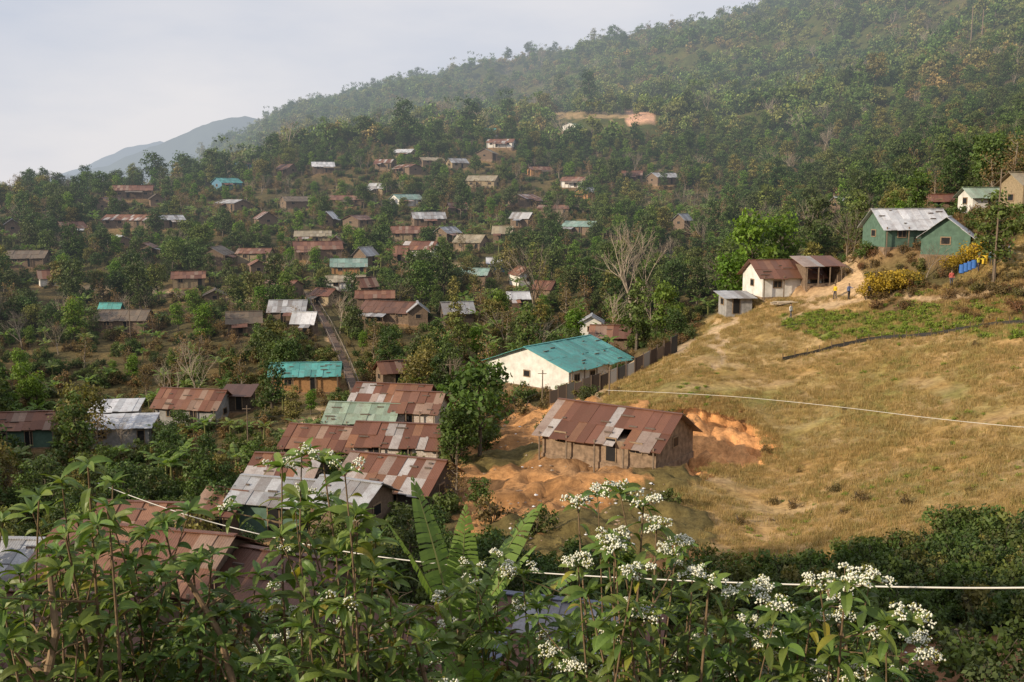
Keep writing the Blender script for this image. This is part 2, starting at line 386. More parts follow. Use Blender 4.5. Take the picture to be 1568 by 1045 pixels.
def brickmat():
    m,nt,b=newmat('wall_painted_brick')
    tc=N(nt,'ShaderNodeTexCoord');mp=N(nt,'ShaderNodeMapping');mp.inputs['Rotation'].default_value=(math.pi/2,0,0)
    br=N(nt,'ShaderNodeTexBrick');br.inputs['Scale'].default_value=1.4
    br.inputs['Color1'].default_value=(.62,.58,.54,1);br.inputs['Color2'].default_value=(.50,.40,.34,1);br.inputs['Mortar'].default_value=(.32,.26,.22,1)
    nt.links.new(tc.outputs['Object'],mp.inputs[0]);nt.links.new(mp.outputs[0],br.inputs[0]);nt.links.new(br.outputs[0],b.inputs['Base Color']);return m
WM['brick']=brickmat()
PANE=simple('dark_opening',(.02,.02,.022),.3,2,.4,0); TRIM=simple('timber_trim',(.28,.20,.13),.3,5); POST=simple('timber_post',(.20,.15,.11),.3,5)
HOUSES=[]
def house(name,u,v,L,W,hw,hr,yaw,roof,wall,d=None,wpx=None,mono=False,open_front=False,ov=.5,pad=1.,base=.3,win=True,holes=0,zoff=0,roofsag=.06,lean=False):
    x,y,z,dist=hit(u,v,d)
    yr=math.radians(yaw)
    if wpx: L=max(3.6,wpx*.9*dist/F/max(.8,abs(math.cos(yr)))-2*ov); W=min(max(L*R(.6,.8),3.3),6)
    depth=(abs(math.cos(yr))*W+abs(math.sin(yr))*L)/2
    s=(dist+depth*.8)/dist; x*=s;y*=s
    z=float(H0(np.array([x]),np.array([y]))[0])*.5+z*.5+zoff
    HOUSES.append((x,y,z,max(L,W),u,v,dist))
    PADS.append((x,y,z,(L+W)*.29*pad))
    e=empty(name,(x,y,z),yr)
    w=MB(); L2,W2=L/2,W/2; zt=hw+base
    wm=WM[wall]
    zr=zt+hr
    if open_front:
        w.box((0,W2-.06,zt/2-.6),(L,.12,zt+1.2)); w.box((-L2+.06,.0,zt/2-.6),(.12,W-.26,zt+1.2)); w.box((L2-.06,0,zt/2-.6),(.12,W-.26,zt+1.2))
        w.box((0,0,-.5+base/2),(L-.3,W-.3,1+base))
    else:
        w.box((0,0,zt/2-.75),(L,W,zt+1.5))
    if not mono:
        for sx in(-1,1):
            X=sx*(L2-.05)
            w.add([(X-.05,-W2,zt),(X-.05,W2,zt),(X-.05,0,zr-.03),(X+.05,-W2,zt),(X+.05,W2,zt),(X+.05,0,zr-.03)],[(0,1,2),(3,5,4),(0,2,5,3),(1,4,5,2)])
    w.obj('walls',[wm],parent=e)
    pl=MB(); pl.box((0,0,base*.5-.8),(L+.14,W+.14,base+1.2)); pl.obj('plinth',[WM['mud' if wall!='grey' else 'grey']],parent=e)
    r=MB(); cols=RC[roof]
    def strip(xa0,xb0,y0,z0,y1,z1,rows,flip,cols,hole=False):
        n=max(2,int((xb0-xa0)/.8)); sw=(xb0-xa0)/n
        for i in range(n):
            for q in range(rows):
                if hole and 0.6<i/n<.68 and q==rows-1: continue
                a=q/rows;b=(q+1)/rows+(.04 if q<rows-1 else R(-.015,.04))
                xa=xa0+i*sw-.03;xb=xa+sw+.05
                dz=R(0,roofsag)+(.03*(rows-1-q)); tl=R(-.04,.04)
                def pt(X,t,k): return (X,y0+(y1-y0)*t,z0+(z1-z0)*t+k)
                c=random.choice(cols); jj=R(.8,1.15); c=tuple(k*jj for k in c)
                vs=[pt(xa,a,dz),pt(xb,a,dz+tl),pt(xb,b,dz+tl),pt(xa,b,dz),pt(xa,a,dz-.05),pt(xb,a,dz+tl-.05),pt(xb,b,dz+tl-.05),pt(xa,b,dz-.05)]
                fs=[(0,1,2,3),(7,6,5,4),(0,3,7,4),(1,5,6,2),(3,2,6,7),(0,4,5,1)]
                r.add(vs,[f[::-1] for f in fs] if flip else fs,0,c)
    rows=2 if W>4 else 1
    if mono: strip(-L2-ov,L2+ov,W2+ov,zr,-(W2+ov),zt-.05,rows,False,cols)
    else:
        ze=zt-hr*ov/W2
        strip(-L2-ov,L2+ov,0,zr,-(W2+ov),ze,rows,False,cols,bool(holes)); strip(-L2-ov,L2+ov,0,zr,W2+ov,ze,rows,True,cols)
        r.box((0,0,zr+.07),(L+2*ov,.35,.05),0,cols[0])
    if lean:   # veranda lean-to along part of the front
        w0=R(-L2,0);w1=w0+L*R(.4,.55); c2=RC[random.choice(['rust','grey','thatch','rustmix'])]
        strip(w0,w1,-W2-.02,zt-.25,-W2-ov-1.5,zt-.75,1,False,c2)
        for X in (w0+.1,w1-.1): r.box((X,-W2-ov-1.3,zt/2-.8),(.1,.1,zt),0,(.18,.13,.09))
    if dist<150 and not mono:
        for _ in range(int(L*.8)):
            X=R(-L2,L2);t=R(.1,.95); yy=-(W2+ov)*t; zz=zr+(zt-hr*ov/W2-zr)*t+.12; r.box((X,yy,zz),(R(.2,1.2),.12,.1),0,(.16,.13,.11))
    r.obj('roof',[ROOF],parent=e)
    o=MB()
    if win and not open_front:
        nw=max(1,int(L/3.2)); dx=random.choice([-1,1])*L*.12
        for i in range(nw):
            X=-L2+L*(i+.5)/nw
            if i==nw//2: 
                X+=dx; o.box((X,-W2-.02,base+.95),(.98,.09,1.95),1); o.box((X,-W2-.05,base+.92),(.8,.07,1.8),0)
            else:
                o.box((X,-W2-.02,base+1.35),(1.15,.09,.95),1);o.box((X,-W2-.05,base+1.35),(.92,.07,.72),0);o.box((X,-W2-.088,base+1.35),(.05,.02,.72),1)
        for sx in(-1,1):
            o.box((sx*(L2+.02),0,base+1.35),(.09,1.1,.9),1);o.box((sx*(L2+.05),0,base+1.35),(.07,.86,.68),0)
        o.obj('door_and_windows',[PANE,TRIM],parent=e)
    p=MB()
    if open_front or W>4.5:
        n=max(3,int(L/2.4))
        for i in range(n+1):
            X=-L2+L*i/n; p.box((X,-W2-ov+.12,zt/2-.7),(.11,.11,zt+1.35))
        p.obj('posts',[POST],parent=e)
    return e,x,y,z
house('rusty_roof_house',945,740,10.2,7.2,1.7,1.9,-33,'rustmix','mud',d=76,holes=.9,ov=.6)
house('teal_roof_house',855,605,13.0,13,2.5,2.2,50,'teal','white',d=120,ov=.6)
house('hilltop_house',1196,440,7.6,6.0,2.4,1.7,10,'rust','white',d=125,ov=.6)
house('open_porch_shed',1250,438,4.2,4,2.2,.9,4,'rustmix','wood',d=125,mono=True,open_front=True)
house('grey_shed',1126,452,3.2,2.8,1.9,.5,8,'grey','grey',d=122,mono=True)
house('green_wall_house',1388,338,8.2,5.5,2.2,2.0,8,'white','green',d=127)
house('green_wall_house',1452,343,4.6,5,2.0,1.9,62,'white','green',d=120)
house('pale_roof_house',1502,290,4,3.5,2.0,1.0,5,'palegreen','white',d=140)
house('small_tower_hut',1366,282,1.8,1.8,1.8,.9,20,'rust','bamboo',d=150)
house('wooden_house',1572,300,4,4,3,1.2,10,'tan','bamboo',d=128)
house('small_hut',1440,272,3,2.6,1.8,.8,-10,'rust','wood',d=165)
house('two_tier_shack',188,688,7.5,4,2.3,.8,8,'white','grey',d=131,mono=True)
house('two_tier_shack_upper',180,655,5.6,3.5,3.2,.8,8,'white','grey',d=139,mono=True)
house('brown_roof_house',42,680,8,5,2.4,1.4,8,'rust','green',d=134)
house('brown_roof_house',300,652,8.6,5.5,2.4,1.8,-10,'rust','grey',d=136)
house('lean_to_shed',368,650,3.5,3.5,2.,.8,0,'darkrust','dark',d=138,mono=True)
house('orange_wall_house',470,603,9.2,4.6,2.4,1.3,5,'teal','orange',d=141)
house('pale_green_roof_house',560,675,7.0,5,2.2,1.4,-8,'palegreen','wood',d=104)
house('rust_roof_house',605,640,8.5,5.5,2.4,1.5,-12,'rustmix','white',d=113)
house('rust_roof_house',645,668,4.6,5,2.4,1.5,-12,'rust','brick',d=104)
house('rust_roof_house',500,705,6.4,5,2.,1.4,-14,'rust','wood',d=92)
house('brick_wall_house',618,724,7.8,5.0,2.,1.3,-10,'rustmix','brick',d=86)
house('rust_roof_house',612,806,7,6,2.0,1.5,-20,'rustmix','dark',d=70)
house('rust_roof_house',445,756,5.,5,2.,1.2,-8,'rustmix','dark',d=80)
house('green_wall_shack',430,816,5,4.2,2.2,1.0,-14,'grey','green',d=69)
house('rust_roof_house',540,832,4.,4.2,2.2,1.0,-24,'grey','wood',d=65)
house('rust_roof_house',352,802,2.6,3.5,2.,1.0,-20,'rust','wood',d=70)
house('rust_roof_house',225,822,5.4,4.5,2.2,1.3,-6,'rust','wood',d=66)
house('rust_roof_house',50,940,5.4,5,2.,1.1,-4,'grey','wood',d=50)
house('long_rust_roof_house',235,1005,8.5,6,2.,1.5,-14,'rust','wood',d=46)
house('rust_roof_house',455,1040,5,5,2.,1.2,-22,'darkrust','wood',d=43,zoff=-.6)
house('rust_roof_house',120,1100,6,5.,2.,1.2,-5,'darkrust','wood',d=36,zoff=-1.3)
house('blue_patch_roof_house',890,1130,5.5,5,2.,1.2,-16,'blue','wood',d=34,zoff=-2.2)
house('rust_roof_house',620,1130,5,4.5,2.,1.2,-12,'darkrust','wood',d=35,zoff=-1.8)
house('rust_roof_shack',935,512,5,4,2.,1.2,-10,'rust','wood',d=140)
V=[(170,328,48,'rust','wood'),(203,352,88,'rustmix','wood'),(205,306,60,'rust','wood'),(357,327,45,'grey','wood'),(348,292,32,'teal','blue'),(372,262,22,'rust','blue'),
(290,443,50,'rust','bamboo'),(392,405,56,'rust','bamboo'),(332,410,46,'thatch','wood'),(480,378,66,'tan','bamboo'),(487,400,70,'rust','wood'),(432,458,60,'rust','wood'),
(535,425,58,'paleteal','orange'),(530,448,60,'tan','white'),(375,515,64,'thatch','wood'),(443,498,70,'grey','wood'),(468,515,36,'white','wood'),(192,510,74,'thatch','wood'),(172,498,40,'teal','wood'),
(600,498,90,'darkrust','wood'),(575,478,70,'rust','wood'),(45,412,62,'thatch','wood'),(76,440,26,'rust','white'),(700,500,50,'grey','dark'),(725,442,54,'paleteal','wood'),(793,478,30,'white','wood'),
(802,440,40,'rust','white'),(646,398,56,'rustmix','white'),(628,372,60,'rust','bamboo'),(656,350,50,'grey','wood'),(530,318,56,'rust','wood'),(622,318,38,'paleteal','white'),
(455,322,46,'thatch','wood'),(495,268,32,'white','wood'),(619,244,36,'white','bamboo'),(746,248,46,'tan','wood'),(768,232,44,'rustmix','white'),(750,212,26,'teal','white'),(826,271,42,'rust','orange'),
(740,291,54,'tan','bamboo'),(803,318,46,'rustmix','wood'),(850,332,60,'rust','wood'),(880,290,40,'rust','white'),(898,308,34,'grey','orange'),(890,362,48,'paleteal','wood'),(1015,286,46,'grey','wood'),
(968,280,34,'rust','wood'),(878,203,40,'palegreen','white'),(660,256,40,'tan','wood'),(625,272,34,'rustmix','wood'),(722,388,46,'tan','mud'),(1045,352,30,'grey','wood'),
(1288,326,30,'white','wood'),(240,316,30,'thatch','wood'),(185,385,40,'white','wood'),(600,596,46,'rust','wood'),(548,352,40,'rust','wood'),(590,262,28,'rustmix','wood'),
(905,520,28,'grey','white'),(835,460,34,'rust','wood'),(20,360,30,'blue','wood'),(760,418,32,'white','blue'),(700,330,34,'rust','wood'),(440,270,26,'darkrust','wood'),
(685,372,34,'grey','wood'),(770,372,36,'tan','wood'),(580,300,30,'grey','bamboo'),(800,350,34,'grey','wood'),(408,350,36,'rustmix','wood'),
(110,365,36,'rust','wood'),(560,455,30,'rust','wood'),(505,350,30,'white','wood'),(330,470,40,'thatch','wood'),(700,260,26,'grey','bamboo'),
(395,425,30,'rust','wood'),(515,388,34,'rustmix','wood'),(560,410,30,'grey','wood'),(610,405,34,'rust','mud'),(262,352,30,'grey','wood'),(225,395,34,'rust','wood'),(640,500,40,'grey','wood'),(500,470,34,'rust','bamboo')]
for (u,v,w,rf,wl) in V:
    x,y,z,d=hit(u+R(-3,3),v+R(-4,3))
    if d>470: continue
    house('village_house',u,v,5,4,R(1.8,2.5),1.1+R(-.2,.6),random.choice([R(-45,40),R(-45,40),R(50,120)]) if w<50 else R(-22,18),rf,wl,wpx=w*R(.9,1.15),ov=.4,lean=random.random()<.6)
print('houses',time.time()-T0)
# ------------------------------------------------------------------ masks
def inpoly(u,v,poly):
    r=np.zeros(u.shape,bool); n=len(poly)
    for i in range(n):
        x1,y1=poly[i];x2,y2=poly[(i+1)%n]
        c=((y1>v)!=(y2>v))&(u<(x2-x1)*(v-y1)/((y2-y1) if y2!=y1 else 1e-9)+x1); r^=c
    return r
FIELD=[(895,612),(960,570),(1050,525),(1110,455),(1180,450),(1250,452),(1340,455),(1440,440),(1620,330),(1800,300),(1800,830),(1568,805),(1450,800),(1380,830),(1290,870),(1120,880),(1065,820),(1040,750),(1085,715),(1180,705),(1150,640),(1050,625),(980,628)]
DIRT=[(730,680),(800,625),(850,610),(900,612),(1060,625),(1090,640),(1110,710),(1050,755),(1085,810),(1090,870),(900,880),(700,850),(680,740)]
CUT=[(990,620),(1050,608),(1120,606),(1162,642),(1200,700),(1130,720),(1070,730),(1010,705)]
CREST=[(1120,430),(1180,420),(1290,425),(1275,372),(1300,366),(1318,425),(1345,445),(1300,460),(1200,466),(1130,460)]
CROP=[(1190,480),(1350,480),(1420,470),(1500,490),(1620,490),(1620,520),(1450,508),(1330,514),(1200,512)]
CROP2=[(1330,455),(1400,440),(1620,410),(1620,490),(1500,490),(1420,470),(1350,480)]
DIRT2=[(1330,960),(1450,940),(1568,985),(1620,1080),(1330,1080)]
DIRT3=[(330,790),(480,835),(560,850),(480,880),(330,850)]
BUSH=[(1060,890),(1290,880),(1380,840),(1440,820),(1600,825),(1600,1000),(1450,960),(1330,975),(1200,1000),(1060,980)]
PATHS=[[(905,612),(960,560),(1040,535),(1105,500)],[(1195,488),(1250,470),(1330,455),(1480,452),(1600,448)],[(1040,930),(1075,955),(1120,975),(1180,1000)],[(470,450),(500,500),(528,560),(546,608)],[(480,620),(520,640),(440,650)],
 [(1100,560),(1110,500),(1140,470)],[(100,450),(200,440),(300,455),(420,470)],[(620,420),(700,410),(780,395)]]
def pathmask(u,v,w):
    m=np.zeros(u.shape)
    for p in PATHS:
        for (a,b) in zip(p[:-1],p[1:]):
            ax,ay=a;bx,by=b; t=np.clip(((u-ax)*(bx-ax)+(v-ay)*(by-ay))/((bx-ax)**2+(by-ay)**2),0,1)
            d=np.hypot(u-ax-t*(bx-ax),v-ay-t*(by-ay)); m=np.maximum(m,np.clip((w-d)/2+.5,0,1))
    return m
def masks(x,y,z):
    u,v=project(x,y,z); d=np.hypot(x,y)
    j=(80/np.maximum(d,20)); u=u+fbm(x/3.,y/3.,21,4)*34*j; v=v+fbm(x/3.,y/3.,31,4)*18*j
    near=(d<170)&(y>10)
    M={k:inpoly(u,v,p)&near for k,p in (('field',FIELD),('dirt',DIRT),('cut',CUT),('crest',CREST),('crop',CROP),('crop2',CROP2),('dirt2',DIRT2),('dirt3',DIRT3),('bush',BUSH))}
    M['field']&=d>50; M['crest']&=(d>100); M['crop']&=d>95; M['crop2']&=d>95
    M['path']=pathmask(u,v,4.5)*(near|(d<300))*(y>10)
    return M
# ------------------------------------------------------------------ terrain mesh
az=np.concatenate([np.radians(np.linspace(-180,-38,48,endpoint=False)),np.radians(np.arange(-38,38,.18)),np.radians(np.linspace(38,180,48,endpoint=False))])
rr=np.concatenate([np.geomspace(1.0,30,40,endpoint=False),np.geomspace(30,450,330,endpoint=False),np.geomspace(450,1600,110,endpoint=False),np.geomspace(1600,9000,14)])
na,nr=len(az),len(rr)
A,Rr=np.meshgrid(az,rr,indexing='ij'); X=np.sin(A)*Rr;Y=np.cos(A)*Rr; Z=H(X,Y)
MK=masks(X,Y,Z)
Z=Z-MK['path']*.12
Z=Z+MK['cut']*(fbm(X/1.5,Y/1.5,5,3)*1.4-1.1)+MK['dirt']*fbm(X/2.,Y/2.,6,4)*1.1
Z=Z+MK['field']*fbm(X/1.2,Y/1.2,8,3)*.12
verts=np.stack([X,Y,Z],-1).reshape(-1,3)
I=np.arange(na)[:,None]*nr+np.arange(nr-1)[None]; J=((np.arange(na)+1)%na)[:,None]*nr+np.arange(nr-1)[None]
faces=np.stack([I,I+1,J+1,J],-1).reshape(-1,4)[:, ::-1]
me=bpy.data.meshes.new('terrain'); me.vertices.add(len(verts)+1); me.vertices.foreach_set('co',np.append(verts.ravel(),[0,0,-1.75]).astype(np.float32))
cen=len(verts); tri=[(cen,j*nr,((j+1)%na)*nr) for j in range(na)]
nl=len(faces)*4+len(tri)*3
me.loops.add(nl); me.loops.foreach_set('vertex_index',np.concatenate([faces.ravel(),np.array(tri).ravel()]).astype(np.int32))
me.polygons.add(len(faces)+len(tri))
me.polygons.foreach_set('loop_start',np.concatenate([np.arange(len(faces))*4,len(faces)*4+np.arange(len(tri))*3]).astype(np.int32))
me.update(calc_edges=True); me.validate()
me.polygons.foreach_set('use_smooth',[True]*len(me.polygons))
C=np.zeros(X.shape+(3,)); C[:]=(.095,.082,.040)
n1=fbm(X/12.,Y/12.,40,4)[...,None]; n2=fbm(X/3.,Y/3.,50,4)[...,None]
D_=np.hypot(X,Y)
C=C+np.clip(n1*1.5,0,1)*np.array([.13,.08,.035])
far=(D_>430)[...,None]; C=np.where(far,C*.6+np.array([.01,.03,.0]),C)
def setm(m,c):
    global C
    m=np.asarray(m,float)[...,None]; C=C*(1-m)+np.asarray(c)*m
n3=fbm(X/6.,Y/1.6,58,3)[...,None]; n4=fbm(X/18.,Y/18.,71,3)[...,None]
fieldc=np.array([.39,.275,.132])+np.clip(n1*2,-1,1)*np.array([.06,.025,.015])+n3*.08
g=np.clip(n2*1.1+n4*1.3-.05,0,.8); fieldc=fieldc*(1-g)+np.array([.20,.20,.06])*g
setm(MK['field'],fieldc)
setm(MK['crop2'],np.array([.18,.12,.06])+n2*.07)
setm(MK['crop'],np.array([.17,.19,.05])+n2*.04)
setm(MK['dirt'],np.array([.44,.235,.105])*(1+n2*.7)); setm(MK['dirt']*(n1[...,0]>.25),np.array([.15,.12,.05]))
setm(MK['dirt2'],np.array([.34,.18,.10])*(1+n2*.8)); setm(MK['dirt3'],np.array([.36,.23,.12])*(1+n2*.3))
setm(MK['bush'],(.05,.05,.028))
setm(MK['cut'],np.array([.74,.38,.17])*(1+n2*.4))
setm(MK['crest'],np.array([.54,.38,.23])*(1+n2*.25))
setm(MK['path'],np.array([.46,.34,.22])*(1+n2*.2))
for (px,py,pz,r) in PADS:
    dd_=np.hypot(X-px,Y-py)/r; w=np.clip((1.5-dd_)/.3,0,1)*np.clip(.8+n2[...,0],0,1)*.85
    w=w*(MK['field']==0)*(MK['cut']==0)
    if w.max()>0: setm(w,(.32,.20,.115))
def band(poly,c):
    u,v=project(X,Y,Z); setm(inpoly(u+n1[...,0]*8,v+n2[...,0]*3,poly)&(D_>300)&(Y>0),c)
ca=me.color_attributes.new('Col','FLOAT_COLOR','POINT')
ROADCUT=[(955,168),(1003,166),(1004,188),(960,192)]; ROADCUT2=[(850,172),(900,169),(960,174),(958,181),(850,182)]
band(ROADCUT,(.62,.38,.27)); band(ROADCUT2,(.34,.25,.14))
cc=np.ones((len(verts)+1,4),np.float32); cc[:-1,:3]=np.clip(C.reshape(-1,3),.005,.9); ca.data.foreach_set('color',cc.ravel())
m,nt,b=newmat('ground_earth_and_grass')
at=N(nt,'ShaderNodeAttribute',attribute_name='Col'); f=noiseN(nt,1.7,8,'Object',.7); f2=noiseN(nt,.23,5)
col=mixc(nt,1.,at.outputs['Color'],mixc(nt,rng_(nt,f,.3,.7),(.55,.52,.5),(1.35,1.35,1.3)),'MULTIPLY')
col=mixc(nt,1.,col,mixc(nt,rng_(nt,f2,.35,.65),(.8,.8,.8),(1.15,1.12,1.05)),'MULTIPLY')
nt.links.new(col,b.inputs['Base Color']); b.inputs['Roughness'].default_value=.95; b.inputs['Specular IOR Level'].default_value=.1
bump(nt,b,f,.8,.25); me.materials.append(m)
ter=bpy.data.objects.new('terrain',me); COL.objects.link(ter)
print('terrain',time.time()-T0)
# distant hills
mb=MB(); prof=[(-700,250),(-300,262),(0,298),(60,290),(120,268),(200,238),(260,215),(310,194),(345,184),(375,178),(400,184),(450,200),(560,230),(700,260)]
pu=[p[0] for p in prof];pv=[p[1] for p in prof]; us=np.arange(-700,700,5.)
for layer,(dist,dv,du) in enumerate([(3000,0,0),(4500,38,-130)]):
    rows=[]
    for u in us:
        v=np.interp(u-du,pu,pv)+dv+float(fbm(np.array([u/28.]),np.array([layer*9.]),77,4)[0])*5
        a,s=azs(u,v)
        rows.append([(math.sin(a)*dd,math.cos(a)*dd,z) for dd,z in ((dist,s*dist),(dist*.93,s*dist*.55-20),(dist*.8,-60),(dist*1.2,-60))])
    n=len(rows); vs=[r[k] for r in rows for k in (2,1,0,3)]
    mb.add(vs,[(i*4+k,i*4+4+k,i*4+5+k,i*4+1+k) for i in range(n-1) for k in range(3)],0,(1,1,1))
mb.obj('distant_hills',[simple('distant_forest',(.07,.09,.05),.4,.01,.9,0)],smooth=True)
# ------------------------------------------------------------------ vegetation scatter
HA=np.array([(h[0],h[1],h[2],h[3],h[4],h[5],h[6]) for h in HOUSES])
def samp(n,a0,a1,d0,d1,power=2.):
    a=np.radians(a0+(a1-a0)*rng.random(n)); d=(d0**power+(d1**power-d0**power)*rng.random(n))**(1/power)
    return np.sin(a)*d,np.cos(a)*d
STAIR=[(470,450),(500,500),(528,560),(546,608)]
SP=np.array([hit(np.interp(t,[0,1,2,3],[p[0] for p in STAIR]),np.interp(t,[0,1,2,3],[p[1] for p in STAIR]),None,H)[:3] for t in np.linspace(0,3,24)])
OPEN=[(735,690),(800,660),(850,700),(1040,700),(1060,620),(1180,640),(1200,700),(1110,720),(1075,760),(1075,840),(1000,850),(900,810),(830,840),(740,800),(700,750)]
def clear(x,y,z,h,cr,prob=.85):
    keep=np.ones(len(x),bool); d=np.hypot(x,y); u,v=project(x,y,z+h*.92); pw=cr*F/d
    for (hx,hy,hz,hl,hu,hv,hd) in HA:
        keep&=np.hypot(x-hx,y-hy)>hl*.55+cr*.3
        hpx=hl*.5*F/hd; pb=prob if hd>150 else max(prob,.92)
        cu,_=project(np.array([hx]),np.array([hy]),np.array([hz]))
        blk=(d<np.hypot(hx,hy))&(d>np.hypot(hx,hy)*.55)&(np.abs(u-cu[0])<hpx*.9+pw*.5)&(v<hv-1.6*F/hd)
        keep&=~(blk&(rng.random(len(x))<pb))
    for (sx,sy,sz) in SP:
        su,sv=project(sx,sy,sz); sd_=math.hypot(sx,sy)
        keep&=~((d<sd_+1)&(d>sd_*.5)&(np.abs(u-su)<6+pw*.7)&(v<sv-2))
        keep&=np.hypot(x-sx,y-sy)>1.2+cr*.7
    keep&=~(inpoly(u,v,OPEN)&(d<95)&(rng.random(len(x))<.94))
    return keep
def scat(name,key,n,a0,a1,d0,d1,s0,s1,h,cr,cond=None,prob=.8,power=2.,usec=True,ex=1.3):
    x,y=samp(n,a0,a1,d0,d1,power); z=H(x,y); s=s0+(s1-s0)*rng.random(n)**ex
    M=masks(x,y,z)
    k=cond(M,x,y)
    if usec: k&=clear(x,y,z,h*s,cr*s,prob)
    scatter(name,protos[key],np.stack([x,y,z-.1],1)[k],s[k]); print(name,int(k.sum()))
dens=lambda x,y:(fbm(x/26.,y/26.,90,3)>-.18)
base_c=lambda M:~(M['field']|M['cut']|M['crest']|(M['path']>.1)|M['dirt']|M['dirt2']|M['dirt3'])
crestok=lambda x,y:~((np.hypot(x,y)<150)&(x>20))
def cutok(x,y):
    u,v=project(x,y,H(x,y)+9); return ~((u>845)&(u<1008)&(v>150)&(v<184)&(np.hypot(x,y)<640))
scat('hillside_trees','broad',3900,-38,38,100,450,.5,1.15,9,2.6,lambda M,x,y:base_c(M)&crestok(x,y)&(dens(x,y)|(x>60))&cutok(x,y),.74,ex=1.6)
scat('hillside_bright_trees','bright',650,-38,38,110,450,.35,.85,9,2.6,lambda M,x,y:base_c(M)&crestok(x,y)&cutok(x,y),.78)
scat('hillside_dry_trees','dry',1000,-38,38,100,450,.5,1.,7,2,lambda M,x,y:base_c(M)&crestok(x,y)&cutok(x,y),.78)
scat('hillside_bare_trees','bare',300,-38,38,120,450,.6,1.1,8,2.3,lambda M,x,y:base_c(M)&crestok(x,y),.8)
scat('hillside_bananas','banana',1400,-38,38,90,330,.8,1.3,3.2,1.8,lambda M,x,y:base_c(M)&crestok(x,y),.8)
scat('hillside_shrubs','shrub',9500,-38,38,85,430,.5,1.2,2,1.4,lambda M,x,y:base_c(M)&cutok(x,y)&(fbm(x/9.,y/9.,93,3)>-.3),.6,1.6)
scat('dry_shrubs','shrubdry',3800,-38,38,60,400,.8,1.6,1.2,1,lambda M,x,y:base_c(M)|(M['dirt']&(rng.random(len(x))<.25)),.5,1.4)
scat('lower_shrubs','shrub',2600,-38,36,28,95,.45,1.0,2,1.4,lambda M,x,y:(base_c(M)|((M['dirt']|M['dirt2'])&(rng.random(len(x))<.12)))&~((M['bush'])),.9)
scat('ravine_bushes','shrub',1400,8,36,34,66,.4,.9,2,1.4,lambda M,x,y:(M['bush']&(fbm(x/4,y/4,12,3)>-.25))|((x>12)&~M['field']&~M['dirt2']&(rng.random(len(x))<.2)),usec=False)
scat('lower_trees','broad',190,-38,6,40,100,.35,.62,9,2.6,lambda M,x,y:base_c(M),.95)
scat('crest_shrubs','shrubred',2200,8,38,98,150,.4,1.1,1.2,1,lambda M,x,y:M['crop2']&(rng.random(len(x))<.9)|(~M['field']&~M['crest']&~M['crop']&(M['path']<.1)))
scat('crop_rows','crop',6000,10,38,95,125,.6,1.1,.5,.5,lambda M,x,y:(M['crop']|(M['crop2']&(rng.random(len(x))<.2)))&(M['path']<.1)&(fbm(x/3.,y/3.,13,3)>-.25),usec=False)
scat('field_grass','grass',36000,3,38,50,130,.6,1.2,.4,.5,lambda M,x,y:M['field']&(M['path']<.1)&(fbm(x/4.,y/4.,66,3)>-.35),usec=False)
scat('field_weeds','crop',1100,3,38,50,110,.3,.7,.4,.5,lambda M,x,y:M['field']&(fbm(x/9.,y/9.,67,3)>.05),usec=False)
scat('field_edge_shrubs','shrubdry',160,3,34,56,110,.3,.7,.4,.5,lambda M,x,y:M['field']&(fbm(x/7.,y/7.,167,3)>.28),usec=False)
pt_=lambda x,y:fbm(x/90.,y/90.,44,3)+.5*fbm(x/25.,y/25.,45,2)
scat('mountain_forest','mtn',16500,-20,36,420,1350,.5,1.5,10,4.2,lambda M,x,y:(H(x,y)>-10)&cutok(x,y)&(pt_(x,y)<.16),usec=False,power=1.6,ex=2.)
scat('mountain_dry_forest','mtb',13000,-20,36,420,1350,.4,1.15,10,4.2,lambda M,x,y:(H(x,y)>-10)&cutok(x,y)&(pt_(x,y)>=.16),usec=False,power=1.6,ex=1.8)
scat('mountain_tall_trees','broad',520,-20,36,420,1350,1.2,2.2,10,3,lambda M,x,y:(H(x,y)>-10)&cutok(x,y),usec=False,power=2.,ex=2.)
scat('mountain_bare_trees','bare',260,-20,36,420,900,1.2,2.0,10,3,lambda M,x,y:(H(x,y)>-10)&cutok(x,y),usec=False,power=2.)
def put(name,key,i,u,v,hpx,d=None):
    x,y,z,dist=hit(u,v,d,H)
    pr=protos[key][i]; hh=max(vv.co.z for vv in pr.data.vertices)
    ob=bpy.data.objects.new(name,pr.data); COL.objects.link(ob); s=hpx*dist/F/hh
    ob.location=(x,y,z-.15); ob.scale=(s,s,s); ob.rotation_euler=(0,0,R(0,6))
